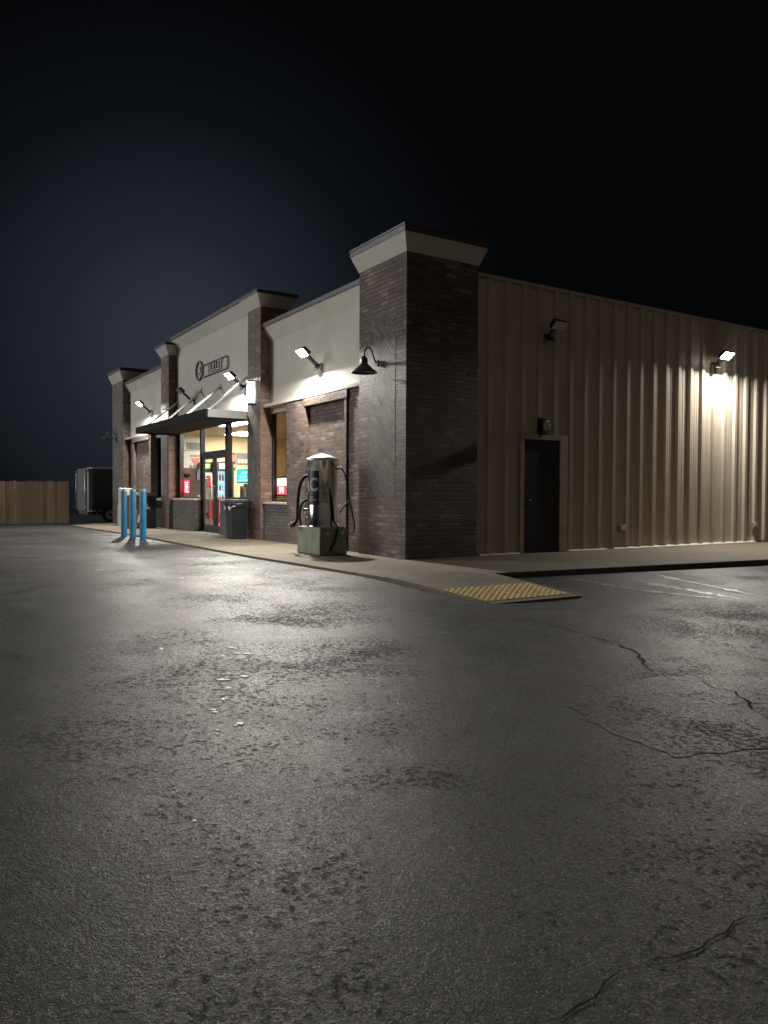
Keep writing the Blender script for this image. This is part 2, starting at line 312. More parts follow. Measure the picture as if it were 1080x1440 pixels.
# ------------------------------------------------------------------ mesh builder
class MB:
    def __init__(s): s.v = []; s.f = []; s.sm = []
    def face(s, pts, smooth=False):
        i = len(s.v); s.v += [tuple(p) for p in pts]; s.f.append(list(range(i, i+len(pts)))); s.sm.append(smooth); return s
    def add(s, vs, fs, smooth=False):
        i = len(s.v); s.v += [tuple(p) for p in vs]
        for f in fs: s.f.append([k+i for k in f]); s.sm.append(smooth)
        return s
    def box(s, x0, x1, y0, y1, z0, z1):
        v = [(x0,y0,z0),(x1,y0,z0),(x1,y1,z0),(x0,y1,z0),(x0,y0,z1),(x1,y0,z1),(x1,y1,z1),(x0,y1,z1)]
        return s.add(v, [(3,2,1,0),(4,5,6,7),(0,1,5,4),(1,2,6,5),(2,3,7,6),(3,0,4,7)])
    def frustum(s, b, t):
        """b, t = (x0,x1,y0,y1,z)"""
        v = [(b[0],b[2],b[4]),(b[1],b[2],b[4]),(b[1],b[3],b[4]),(b[0],b[3],b[4]),(t[0],t[2],t[4]),(t[1],t[2],t[4]),(t[1],t[3],t[4]),(t[0],t[3],t[4])]
        return s.add(v, [(3,2,1,0),(4,5,6,7),(0,1,5,4),(1,2,6,5),(2,3,7,6),(3,0,4,7)])
    def prism(s, poly, z0, z1):
        n = len(poly)
        zf0 = z0 if callable(z0) else (lambda x, y: z0); zf1 = z1 if callable(z1) else (lambda x, y: z1)
        v = [(x, y, zf0(x, y)) for x, y in poly] + [(x, y, zf1(x, y)) for x, y in poly]
        fs = [tuple(reversed(range(n))), tuple(range(n, 2*n))] + [(i, (i+1) % n, n+(i+1) % n, n+i) for i in range(n)]
        return s.add(v, fs)
    def tube(s, path, r, n=10, caps=True):
        path = [Vector(p) for p in path]; rs = r if isinstance(r, (list, tuple)) else [r]*len(path)
        vs = []; up = None
        for i, p in enumerate(path):
            t = (path[min(i+1, len(path)-1)] - path[max(i-1, 0)]).normalized()
            if up is None: up = t.orthogonal().normalized()
            up = (up - t*up.dot(t)).normalized(); sd = t.cross(up)
            for k in range(n):
                a = 2*PI*k/n; vs.append(p + (up*math.cos(a) + sd*math.sin(a))*rs[i])
        fs = []
        for i in range(len(path)-1):
            for k in range(n): fs.append((i*n+k, i*n+(k+1) % n, (i+1)*n+(k+1) % n, (i+1)*n+k))
        s.add(vs, fs, True)
        if caps:
            s.face([vs[k] for k in reversed(range(n))]); s.face(vs[-n:])
        return s
    def lathe(s, prof, cx, cy, n=32, a0=0.0, a1=2*PI, smooth=True):
        """prof = [(r,z)...] bottom to top"""
        full = abs(a1-a0-2*PI) < 1e-6; m = n if full else n+1
        vs = [(cx+r*math.cos(a0+(a1-a0)*k/n), cy+r*math.sin(a0+(a1-a0)*k/n), z) for r, z in prof for k in range(m)]
        fs = []
        for i in range(len(prof)-1):
            for k in range(n):
                k2 = (k+1) % m if full else k+1
                fs.append((i*m+k, i*m+k2, (i+1)*m+k2, (i+1)*m+k))
        return s.add(vs, fs, smooth)
    def build(s, name, mat, parent=None, bevel=0.0, weld=False):
        off = Vector((0,0,0))
        if parent is not None:
            p = parent
            while p is not None: off += p.location; p = p.parent
        me = D.meshes.new(name)
        me.from_pydata([Vector(v)-off for v in s.v], [], s.f)
        me.polygons.foreach_set('use_smooth', s.sm)
        uvl = me.uv_layers.new(name='UVMap')
        me.update()
        for pl in me.polygons:
            n = pl.normal
            ax = max(range(3), key=lambda k: abs(n[k]))
            for li in pl.loop_indices:
                c = Vector(me.vertices[me.loops[li].vertex_index].co) + off
                uvl.data[li].uv = (c.y, c.z) if ax == 0 else ((c.x, c.z) if ax == 1 else (c.x, c.y))
        if weld or any(s.sm):
            bm = bmesh.new(); bm.from_mesh(me)
            bmesh.ops.remove_doubles(bm, verts=bm.verts, dist=1e-5); bmesh.ops.recalc_face_normals(bm, faces=bm.faces)
            bm.to_mesh(me); bm.free()
        me.materials.append(M[mat] if isinstance(mat, str) else mat)
        o = D.objects.new(name, me); COL.objects.link(o)
        if parent is not None: o.parent = parent
        if any(s.sm) and not all(s.sm) or bevel:
            pass
        if bevel:
            b = o.modifiers.new('bevel', 'BEVEL'); b.width = bevel; b.segments = 2; b.limit_method = 'ANGLE'; b.angle_limit = math.radians(40)
        return o

def tag(o, label=None, cat=None, group=None, kind=None):
    if label: o['label'] = label
    if cat: o['category'] = cat
    if group: o['group'] = group
    if kind: o['kind'] = kind
    return o
def thing(name, loc, label, cat, group=None):
    o = D.objects.new(name, None); COL.objects.link(o); o.location = loc; o.empty_display_size = .2
    return tag(o, label, cat, group)
def copy_thing(src, dx, dy, dz, label):
    r = src.copy(); COL.objects.link(r); r.location = src.location + Vector((dx, dy, dz)); r['label'] = label
    def rec(a, b):
        for ch in list(a.children):
            c = ch.copy(); COL.objects.link(c); c.parent = b
            rec(ch, c)
    rec(src, r)
    return r
def smooth_path(pts, n=6):
    P = [Vector(p) for p in pts]; out = []
    for i in range(len(P)-1):
        p0 = P[max(i-1, 0)]; p1 = P[i]; p2 = P[i+1]; p3 = P[min(i+2, len(P)-1)]
        for k in range(n):
            t = k/n
            out.append(.5*((2*p1)+(p2-p0)*t+(2*p0-5*p1+4*p2-p3)*t*t+(3*p1-p0-3*p2+p3)*t**3))
    out.append(P[-1]); return out
def text_mesh(body, size, extrude=.004, bold=False):
    """text -> list of (verts, faces) in the xy plane, centred"""
    cu = D.curves.new('txt', 'FONT'); cu.body = body; cu.size = size; cu.extrude = extrude; cu.align_x = 'CENTER'; cu.align_y = 'CENTER'
    cu.resolution_u = 3
    if bold: cu.offset = size*.025
    ob = D.objects.new('txt', cu); COL.objects.link(ob)
    dg = bpy.context.evaluated_depsgraph_get(); me = D.meshes.new_from_object(ob.evaluated_get(dg))
    vs = [v.co.copy() for v in me.vertices]; fs = [tuple(p.vertices) for p in me.polygons]
    D.objects.remove(ob); D.curves.remove(cu); D.meshes.remove(me)
    return vs, fs
def S(t):
    t = max(0., min(1., t)); return t*t*(3-2*t)

# ------------------------------------------------------------------ terrain
def fall(x): return -.008*max(0, -10-x) - .014*max(0, -20-x)
def gz(x, y): return -.04 + fall(x) - .085*S((x-1.2)/2.8)*S((y+3.2)/2.4)
def sz(x, y=0): return fall(x)
def axis(dense, a, b):
    r = []; v = a
    while v < b:
        r.append(v); d = min(abs(v-k) for k in dense); v += .2 if d < 6 else (1.2 if d < 18 else 5)
    return r+[b]
xs = axis([8, 3, -3], -110, 110); ys = axis([-5, 0], -90, 110)
vs = [(x, y, gz(x, y)) for y in ys for x in xs]; W = len(xs)
mb = MB().add(vs, [(j*W+i, j*W+i+1, (j+1)*W+i+1, (j+1)*W+i) for j in range(len(ys)-1) for i in range(W-1)], True)
tag(mb.build('parking_lot', 'asphalt'), kind='structure')

# pavement: front strip in slabs, side strip, ramp
mb = MB()
def front_y(x): return -1.96 if x < -2.3 else -1.96+.20*(x+2.3)/4.5
jx = [-18.7, -16.4, -14.1, -11.8, -9.4, -7.0, -4.6, -2.2, -.1, 2.2]
for a, b in zip(jx[:-1], jx[1:]):
    mb.prism([(a+.006, front_y(a)), (b-.006, front_y(b)), (b-.006, .4 if b < .2 else -.12), (a+.006, .4 if a < -.2 else (.4 if b < .2 else -.12))], lambda x, y: sz(x)-.30, lambda x, y: sz(x))
mb.prism([(-21.6, -.55), (-18.712, -1.96), (-18.712, .4), (-21.6, .4)], lambda x, y: sz(x)-.3, lambda x, y: sz(x))
side = [(2.45, -.112), (3.0, 5.4), (3.6, 12), (4.3, 20)]
for (x0, y0), (x1, y1) in zip(side[:-1], side[1:]):
    mb.prism([(-.05, max(y0, 1.2) if y0 > 0 else -.112), (x0, y0+.006), (x1, y1-.006), (-.05, y1-.006)], -.4, 0.0)
tag(mb.build('sidewalk', 'concrete', bevel=.008), kind='structure')
# darker concrete face of the side kerb
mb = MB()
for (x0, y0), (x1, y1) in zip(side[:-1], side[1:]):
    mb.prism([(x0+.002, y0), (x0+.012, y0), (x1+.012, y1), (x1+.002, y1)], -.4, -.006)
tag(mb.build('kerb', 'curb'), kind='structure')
# ramp with tactile plate
def rz(x): return -.10*S((x-2.2)/2.3)-.0
rx = [2.206+k*(4.27-2.206)/8 for k in range(9)]
mb = MB()
def ra(x): return -1.76+.07*(x-2.2)/2
def rb(x): return -.12-.2*(x-2.2)/2
tv = [];
for x in rx: tv += [(x, ra(x), rz(x)), (x, rb(x), rz(x)), (x, ra(x), -.4), (x, rb(x), -.4)]
fs = []
for i in range(8):
    a, b = 4*i, 4*i+4
    fs += [(a, b, b+1, a+1), (a, a+2, b+2, b), (a+1, b+1, b+3, a+3)]
fs += [(32, 34, 35, 33)]
mb.add(tv, fs)
tag(mb.build('kerb_ramp', 'concrete'), kind='structure')

pad = thing('tactile_paving', (3.72, -1.0, rz(3.72)), 'yellow tactile paving plate with raised domes at the foot of the pavement ramp', 'tactile paving')
mb = MB(); px0, px1 = 3.33, 4.13
NX, NY = 9*8, 14*8
for i in range(NX+1):
    x = px0+(px1-px0)*i/NX; ya, yb_ = ra(x)+.03, rb(x)-.05
    for j in range(NY+1):
        u = (i/8) % 1-.5; v = (j/8) % 1-.5; r_ = math.hypot(u, v)
        h_ = .012*S((.34-r_)/.13)
        mb.v.append((x, ya+(yb_-ya)*j/NY, rz(x)+.006+h_))
for i in range(NX):
    for j in range(NY):
        a = i*(NY+1)+j; mb.f.append([a, a+NY+1, a+NY+2, a+1]); mb.sm.append(True)
mb.build('domed_plate', 'yellowpad', pad)

# ground marks
def ribbon(pts, w, jit=.02, step=.05, dz=.004):
    out = MB(); P = [Vector((x, y)) for x, y in pts]; dense = []
    for a, b in zip(P[:-1], P[1:]):
        n = max(2, int((b-a).length/step))
        for k in range(n): dense.append(a.lerp(b, k/n))
    dense.append(P[-1]); L = []; R = []
    for i, p in enumerate(dense):
        t = (dense[min(i+1, len(dense)-1)]-dense[max(i-1, 0)]).normalized(); nn = Vector((-t.y, t.x))
        p = p+nn*random.uniform(-jit, jit); e = min(1, i/6, (len(dense)-1-i)/6)
        ww = w*random.uniform(.15, .85)*max(.15, e)*(.35+.65*abs(math.sin(i*.37+w*90)))
        L.append(p+nn*ww/2); R.append(p-nn*ww/2)
    for i in range(len(L)-1):
        q = [L[i], R[i], R[i+1], L[i+1]]
        out.face([(v.x, v.y, gz(v.x, v.y)+dz) for v in q])
    return out
for pts, w in [
    ([(5.4,-2.2),(5.67,-2.25),(6.24,-2.37),(6.68,-2.48),(7.02,-2.66),(7.27,-2.9),(7.58,-3.14)], .042),
    ([(7.66,-2.9),(7.75,-2.96),(7.91,-3.1),(8.08,-3.12),(8.22,-3.23),(8.38,-3.36),(8.6,-3.5),(8.9,-3.62)], .036),
    ([(9.54,-4.9),(9.55,-5.32),(9.56,-5.45),(9.54,-5.6),(9.54,-5.75),(9.54,-5.94),(9.57,-6.1),(9.6,-6.5)], .010)]:
    tag(ribbon(pts, w).build('asphalt_crack', 'crack'), kind='structure')
# a resurfaced patch with a ragged edge
pp = [(7.70,-4.1),(8.12,-4.3),(8.62,-4.36),(8.76,-3.9),(8.82,-3.3),(8.5,-2.85),(7.98,-2.45),(7.6,-3.2)]
poly = []
for (a, b), (c, d) in zip(pp, pp[1:]+pp[:1]):
    for k in range(10):
        t = k/10; poly.append((a+(c-a)*t+random.uniform(-.02, .02), b+(d-b)*t+random.uniform(-.02, .02)))
mb = MB(); cxp = sum(p[0] for p in poly)/len(poly); cyp = sum(p[1] for p in poly)/len(poly)
for a, b in zip(poly, poly[1:]+poly[:1]):
    prev = [(cxp, cyp), (cxp, cyp)]
    for k in range(1, 5):
        t = k/4; cur = [(cxp+(a[0]-cxp)*t, cyp+(a[1]-cyp)*t), (cxp+(b[0]-cxp)*t, cyp+(b[1]-cyp)*t)]
        q = [prev[0], cur[0], cur[1], prev[1]] if k > 1 else [prev[0], cur[0], cur[1]]
        mb.face([(x, y, gz(x, y)+.0025) for x, y in q], True); prev = cur
tag(mb.build('asphalt_patch', 'asphalt_patch'), kind='structure')
# worn parking paint
for pts, w, m in [([(3.0,2.62),(3.41,2.41),(4.19,2.15),(5.28,1.68),(5.5,1.6)], .24, 'worn'), ([(2.9,.95),(3.57,.92),(4.35,.89),(5.22,1.07)], .26, 'worn2'),
                  ([(3.3,1.7),(3.59,1.62),(4.18,1.49),(5.31,1.23)], .45, 'worn2'), ([(4.1,.88),(4.7,.93),(5.3,1.1)], .16, 'worn')]:
    o = MB(); rb_ = ribbon(pts, w, .008, .08, .004+.001*random.random()); tag(rb_.build('painted_line', m), kind='structure')
# pale raised spots on the asphalt; far ones imitate broken reflections
spots = [(5.38,-5.16),(5.63,-5.26),(5.63,-5.14),(5.83,-5.19),(6.13,-5.46),(6.25,-5.44),(6.31,-5.54),(6.48,-5.58),(6.71,-5.71),(6.91,-5.8),(7.19,-5.78),(7.24,-5.92),
         (7.86,-6.32),(8.1,-6.29),(8.17,-6.35),(8.33,-5.97),(8.89,-6.66),(5.14,-5.62),(-5.43,-3.58),(-4.3,-3.69),(-4.1,-4.01),(-2.16,-4.44),(-1.09,-4.7),(-1.23,-2.99),(-.17,-3.25),(-.51,-2.86),(-.08,-2.61),
         (.68,-2.82),(.91,-3.68),(1.14,-3.43),(.54,-3.99),(-2.15,-2.73),(1.36,-3.71),(-.96,-3.21)]
for i, (x, y) in enumerate(spots):
    near = x > 5
    r = random.uniform(.022, .042) if near and x < 7.5 else (random.uniform(.007, .013) if near else random.uniform(.025, .06))
    mb = MB(); n = 12
    for q in range(2 if near else 3):
        ox, oy = (x+random.uniform(-1, 1)*r*1.1, y+random.uniform(-1, 1)*r*1.1); rr = r*random.uniform(.4, .85)
        rad = [rr*random.uniform(.7, 1.15) for k in range(n)]; hgt = min(.006, rr*.16)
        vs = [(ox+rad[k]*fq*math.cos(2*PI*k/n), oy+rad[k]*fq*math.sin(2*PI*k/n), gz(ox, oy)+.001+hgt*hq) for fq, hq in ((1, 0), (.8, .6), (.45, .95)) for k in range(n)]+[(ox, oy, gz(ox, oy)+.001+hgt)]
        mb.add(vs, [(a*n+k, a*n+(k+1) % n, (a+1)*n+(k+1) % n, (a+1)*n+k) for a in (0, 1) for k in range(n)]+[(2*n+k, 2*n+(k+1) % n, 3*n) for k in range(n)], True)
    tag(mb.build('pavement_spot', 'spot' if near else 'spot_dull'), kind='structure')

# ------------------------------------------------------------------ the store building
B = thing('store_building', (-10.3, 0, 0), 'single storey brick and stucco convenience store with tan metal side wall and lit entrance', 'store')
Z0 = -.40
WY = .25                       # stucco plane
def pillar(x0, x1, y1, z1, cap_h, fl_h, o=.2, tower=False):
    bw = .34 if tower else .20
    p = MB()
    if tower: p.box(x0, x1, 0, y1, Z0, z1)
    else: p.box(x0, x1, 0, .40, Z0, 3.25); p.box(x0, x1, 0, y1, 3.25, z1)
    body = p.build('brick_pillar', 'brick' if tower else 'brick_red', B, bevel=.008)
    if tower:
        # diagonal-laid brick field between straight-laid edges, a hair proud of the wall
        h = MB()
        h.box(x0+bw, x1-bw, -.0015, .02, 1.05, z1-.9); h.build('diagonal_brick_field', 'brick_herring', body)
        if x1 > -1:
            pass
    else:
        h = MB(); h.box(x0+.001, x1-.16, -.006, .02, 1.05, 3.9); h.build('diagonal_brick_field', 'brick_herring', body)
    c = MB(); c.frustum((x0-.004, x1+.004, -.004, y1+.004, z1), (x0-o, x1+o, -o, y1+o, z1+cap_h))
    cap = c.build('flared_cap', 'stucco', body)
    f = MB(); f.box(x0-o-.008, x1+o+.008, -o-.008, y1+o+.008, z1+cap_h, z1+cap_h+fl_h*.75); f.box(x0-o-.02, x1+o+.02, -o-.02, y1+o+.02, z1+cap_h+fl_h*.75+.001, z1+cap_h+fl_h)
    f.build('cap_flashing', 'flashing', cap)
    return body
pillar(-1.57, 0, 1.54, 5.17, .29, .13, .12, True)
pillar(-6.95, -6.17, .75, 5.51, .27, .08, .15)
pillar(-14.32, -13.48, .75, 5.48, .28, .08, .15)
pillar(-21.1, -19.39, 1.5, 5.40, .34, .12, .14, True)

def stucco(x0, x1, zb, zt, ledge=True, px0=.0):
    s = MB(); s.box(x0, x1, WY, WY+.25, zb, zt-.33)
    # flared cornice: a wedge leaning outward
    a = .17; z0, z1 = zt-.33, zt
    s.add([(x0,WY,z0),(x1,WY,z0),(x1,WY+.25,z0),(x0,WY+.25,z0),(x0,WY-a,z1),(x1,WY-a,z1),(x1,WY+.25,z1),(x0,WY+.25,z1)],
          [(4,5,6,7),(0,1,5,4),(1,2,6,5),(2,3,7,6),(3,0,4,7)])
    w = s.build('stucco_wall', 'stucco', B)
    f = MB(); f.box(x0, x1, WY-a-.03, WY+.30, zt, zt+.085); f.build('parapet_flashing', 'flashing', w)
    if ledge:
        l = MB(); l.box(x0, x1, .066, WY-.001, 3.13, 3.20); l.build('ledge_trim', 'stucco_trim', w, bevel=.006)
    return w
stucco(-6.169, -1.571, 3.0, 5.02)
stucco(-13.479, -6.951, 3.06, 5.92, ledge=False)
stucco(-19.389, -14.321, 3.0, 5.22)

# brick panels with recessed niches, brick below the windows
PY = .08
def niche_panel(x0, x1, n0, n1):
    p = MB(); zt = 3.128; nz = 2.96
    p.box(x0, n0, PY, .42, Z0, zt); p.box(n1, x1, PY, .42, Z0, zt); p.box(n0, n1, PY, .42, nz, zt)
    q = p.build('brick_panel', 'brick', B)
    r = MB(); r.box(n0, n1, PY+.10, .42, Z0, nz); r.build('niche_infill', 'brick', q)
    s = MB()                                             # soldier course over the niche
    x = n0-.05
    while x < n1+.05:
        s.box(x, x+.066, PY-.012, PY, nz-.0, nz+.155); x += .078
    s.build('soldier_course', 'brick', q)
niche_panel(-4.89, -2.19, -3.97, -2.27)
niche_panel(-18.4, -15.85, -18.12, -16.07)
b = MB()
b.box(-2.189, -1.572, .125, .42, Z0, 3.128); b.build('brick_return', 'brick', B)
b = MB(); b.box(-19.388, -18.401, WY, .42, Z0, 3.128); b.build('brick_return', 'brick', B)
def wains(x0, x1, y0, top=.86):
    w = MB(); w.box(x0, x1, y0, .42, Z0, top); o = w.build('brick_wainscot', 'brick_base_shaded', B)
    s = MB(); s.box(x0, x1, y0-.02, .30, top+.001, top+.05); s.build('window_sill', 'stucco_trim', o, bevel=.005)
wains(-6.168, -4.891, PY); wains(-15.849, -14.322, PY)
wains(-13.478, -11.26, .1, .90); wains(-9.17, -6.952, .1, .90)

def window(x0, x1, z0, z1, glass, y=.34):
    f = MB(); t = .06
    f.box(x0, x0+t, y-.05, y+.05, z0, z1); f.box(x1-t, x1, y-.05, y+.05, z0, z1)
    f.box(x0+t, x1-t, y-.05, y+.05, z0, z0+t); f.box(x0+t, x1-t, y-.05, y+.05, z1-t, z1)
    o = f.build('window', 'bronze', B)
    gm = MB(); gm.box(x0+t, x1-t, y-.004, y+.004, z0+t, z1-t); gm.build('glass_pane', glass, o)
    return o
window(-6.168, -4.892, .911, 3.128, 'glass_tint')
window(-15.848, -14.323, .911, 3.128, 'glass_dark')
# brick jamb lining seen inside the recesses is the panel end itself

# glazed storefront
SY = .35
f = MB(); t = .05
f.box(-13.478, -13.25, SY-.06, SY+.06, .951, 3.06)          # left jamb
f.box(-11.36, -11.24, SY-.06, SY+.06, Z0, 3.06)
f.box(-9.27, -9.05, SY-.06, SY+.06, Z0, 3.06)
f.box(-7.06, -6.952, SY-.06, SY+.06, .951, 3.06)
for a, c in ((-13.25, -11.36), (-9.05, -7.06)):
    f.box(a, c, SY-.06, SY+.06, .951, 1.0); f.box(a, c, SY-.06, SY+.06, 3.0, 3.06)
f.box(-11.24, -9.27, SY-.06, SY+.06, 2.19, 2.30); f.box(-11.24, -9.27, SY-.06, SY+.06, 3.0, 3.06)
f.box(-11.24, -9.27, SY-.08, SY+.08, Z0, .035)
SF = f.build('storefront_frame', 'bronze', B)
for a, c, z0, z1 in ((-13.25, -11.36, 1.0, 3.0), (-9.05, -7.06, 1.0, 3.0), (-11.24, -9.27, 2.30, 3.0)):
    MB().box(a, c, SY-.005, SY+.005, z0, z1).build('glass_pane', 'glass', SF)
for a, c, hx in ((-11.235, -10.257, -10.36), (-10.253, -9.275, -10.15)):
    d = MB(); st = .105
    d.box(a, a+st, SY-.03, SY+.03, .04, 2.185); d.box(c-st, c, SY-.03, SY+.03, .04, 2.185)
    d.box(a+st, c-st, SY-.03, SY+.03, .04, .20); d.box(a+st, c-st, SY-.03, SY+.03, 2.09, 2.185)
    o = d.build('entrance_door', 'bronze', B)
    MB().box(a+st, c-st, SY-.004, SY+.004, .20, 2.09).build('glass_pane', 'glass', o)
    MB().tube([(hx, SY-.035, .95), (hx, SY-.09, .97), (hx, SY-.09, 1.30), (hx, SY-.035, 1.32)], .014, 8).build('handle', 'steel', o)

# canopy over the entrance
c = MB()
cx0, cx1, cy0 = -13.40, -7.0, -1.05
c.box(cx0, cx1, cy0, cy0+.06, 2.93, 3.12); c.box(cx0, cx0+.06, cy0+.061, WY-.002, 2.93, 3.12)
c.box(cx0+.061, cx1-.061, cy0+.061, WY-.002, 2.965, 3.02)
can = c.build('entrance_canopy', 'canopy', B)
MB().box(cx1-.06, cx1, cy0+.061, WY-.002, 2.93, 3.12).build('end_fascia', 'canopy_grey', can)
for a, bb in (((-12.62, -.95, 3.1), (-13.35, .25, 3.98)), ((-10.5, -.95, 3.1), (-11.11, .25, 4.10)), ((-8.87, -.95, 3.1), (-9.52, .25, 4.03)), ((-7.08, -.95, 3.1), (-7.58, .25, 4.06))):
    r = MB(); r.tube([a, bb], .026, 8)
    r.box(a[0]-.04, a[0]+.04, a[1]-.05, a[1]+.05, 3.021, 3.14); r.box(bb[0]-.06, bb[0]+.06, .225, .249, bb[2]-.08, bb[2]+.08)
    r.build('tie_rod', 'rod', can)

# metal side wall
sp = MB()
y = 1.541; prof = [(0.0, 1.541)]
c0 = 3.88-.41*5
while c0 < 21.5:
    for dy, px in ((-.075, 0), (-.042, .05), (.042, .05), (.075, 0)):
        if c0+dy > 1.56: prof.append((px, c0+dy))
    # two shallow stiffeners on the flat
    for dy in (.165, .245):
        for e, px in ((-.012, 0), (0, .006), (.012, 0)):
            if c0+dy+e > 1.56: prof.append((px, c0+dy+e))
    c0 += .41
SX = -.055
def strip(y_lo, y_hi, z0, z1):
    pts = [p for p in prof if y_lo < p[1] < y_hi]
    def at(yy):
        for (pa, ya), (pb, yb) in zip(prof[:-1], prof[1:]):
            if ya <= yy <= yb: return pa+(pb-pa)*(yy-ya)/max(1e-6, yb-ya)
        return 0
    pts = [(at(y_lo), y_lo)]+pts+[(at(y_hi), y_hi)]
    for (pa, ya), (pb, yb) in zip(pts[:-1], pts[1:]):
        sp.face([(SX+pa, ya, z0), (SX+pb, yb, z0), (SX+pb, yb, z1), (SX+pa, ya, z1)])
DY0, DY1, DZ = 2.67, 3.59, 2.15
strip(1.545, DY0-.10, .03, 5.0); strip(DY0-.10, DY1+.20, DZ+.10, 5.0); strip(DY1+.20, 21.4, .03, 5.0)
sd = sp.build('metal_siding', 'siding', B)
MB().box(SX-.04, SX+.055, 1.545, 21.4, 5.001, 5.06).build('eave_trim', 'trim_tan', sd)
fl = MB()
for a, bb in ((1.60, 2.56), (3.80, 10.05)):
    fl.add([(SX-.03, a, .002), (SX+.095, a, .002), (SX+.095, a, .012), (SX-.03, a, .05), (SX-.03, bb, .002), (SX+.095, bb, .002), (SX+.095, bb, .012), (SX-.03, bb, .05)],
           [(0,1,2,3), (7,6,5,4), (1,5,6,2), (2,6,7,3), (0,4,5,1)])
fl.build('base_light_strip', 'lightstrip', sd)  # added pale strip imitating the bright line of light along the wall base
MB().box(SX-.25, SX-.02, 1.545, 21.4, Z0, 5.0).build('side_wall_core', 'trim_tan', B)
dr = MB(); dr.box(SX-.0195, SX+.012, DY0, DY1, .012, DZ)
so = dr.build('side_door', 'doorblack', B)
tr = MB(); tr.box(SX-.0195, SX+.05, DY1+.001, DY1+.20, .01, DZ+.10); tr.box(SX-.0195, SX+.05, DY0-.10, DY0-.001, .01, DZ+.10); tr.box(SX-.0195, SX+.05, DY0-.001, DY1+.001, DZ+.001, DZ+.10)
tr.build('door_frame', 'trim_tan', so, bevel=.004)
MB().tube([(SX+.012, DY0+.07, 1.0), (SX+.06, DY0+.07, 1.0), (SX+.06, DY0+.17, 1.0)], .01, 8).build('handle', 'dgrey', so)
# roof, rear and far walls
MB().box(-21.0, SX-.26, .51, 21.3, 4.55, 4.62).build('roof', 'flashing', B)
MB().box(-21.0, SX, 21.41, 21.6, Z0, 5.0).build('rear_wall', 'trim_tan', B)
MB().box(-21.05, -20.85, 1.51, 21.4, Z0, 5.0).build('far_side_wall', 'trim_tan', B)
# interior shell
MB().box(-16.7, -2.3, .46, 8.2, -.05, .02).build('store_floor', 'floor', B)
MB().box(-16.7, -2.3, .43, 8.2, 3.22, 3.28).build('store_ceiling', 'ceiling', B)
iw = MB(); iw.box(-16.7, -16.6, .43, 8.2, .021, 3.219); iw.box(-16.6, -2.3, 8.1, 8.2, .021, 3.219); iw.box(-2.3, -2.2, .43, 8.2, .021, 3.219)
iw.build('interior_wall', 'cream', B)
MB().box(-16.6, -14.2, .47, .52, .5, 3.219).build('added_blackout_panel', 'dgrey', B)  # dark panel added behind the left window to hide the lit interior
hd = MB(); hd.box(-13.478, -6.952, .40, .50, 3.06, 3.219); hd.build('interior_header', 'cream', B)

# ------------------------------------------------------------------ signs and lamps on the building
sign = thing('store_sign', (-10.2, WY, 4.6), 'dark outlined channel letter sign with round emblem on the centre stucco wall', 'sign')
ring = MB(); cxs, czs, rr = -11.22, 4.69, .27
ring.tube([(cxs+rr*math.cos(2*PI*k/36), WY-.03, czs+rr*math.sin(2*PI*k/36)) for k in range(37)], .028, 6)
ring.build('round_emblem', 'sign_grey', sign)
v, fc = text_mesh('A', .34, .012, True); mb = MB().add([(cxs+p.x, WY-.02-p.z, czs+p.y) for p in v], fc); mb.build('emblem_mark', 'offwhite', sign)
pth = []
x0, x1, z0, z1, r = -10.92, -8.88, 4.46, 4.79, .12
for cx_, cz_, a0 in ((x1-r, z1-r, 0), (x0+.02, z1-.02, PI/2), (x0+.02, z0+.02, PI), (x1-r, z0+r, 1.5*PI)):
    rr_ = r if cx_ == x1-r else .02
    for k in range(7): a = a0+PI/2*k/6; pth.append((cx_+rr_*math.cos(a), WY-.03, cz_+rr_*math.sin(a)))
pth.append(pth[0]); MB().tube(pth, .020, 6).build('sign_outline', 'sign_grey', sign)
v, fc = text_mesh('BULLET', .33, .012, True); MB().add([((x0+x1)/2+p.x*1.05, WY-.02-p.z, (z0+z1)/2+p.y) for p in v], fc).build('sign_lettering', 'sign_letter', sign)

def flood(name, label, lit, loc, axis_, power=0, tilt=40, reach=.26):
    """wall pack; built facing -Y at loc (centre of the lens), wall at +reach, then turned about z"""
    t = thing(name, loc, label, 'wall light', 'floodlights on the store walls')
    L = Vector(loc); x, y, z = loc
    h = MB(); h.frustum((x-.16, x+.16, y-.10, y+.10, z+.0), (x-.14, x+.14, y-.07, y+.10, z+.10)); h.build('housing', 'bronze', t, bevel=.01)
    MB().box(x-.15, x+.15, y-.09, y+.09, z-.014, z-.001).build('lens', 'lamp_lens' if lit else 'lens_off', t)
    a = MB(); a.box(x-.05, x+.05, y+.101, y+reach-.03, z+.02, z+.07); a.box(x-.09, x+.09, y+reach-.03, y+reach-.002, z-.06, z+.12); a.build('bracket', 'bronze', t)
    if lit:
        la = D.lights.new('flood_lamp', 'AREA'); la.shape = 'RECTANGLE'; la.size = .24; la.size_y = .14; la.energy = power; la.color = (1, .955, .87)
        lo = D.objects.new('flood_lamp', la); COL.objects.link(lo); lo.parent = t; lo.location = (0, -.0, -.02)
        lo.rotation_euler = (0, 0, 0)
    t.rotation_euler = (math.radians(-tilt), 0, 0) if axis_ == 'y' else (0, 0, 0)
    if axis_ == 'x': t.rotation_euler = (math.radians(-40), 0, PI/2)
    return t
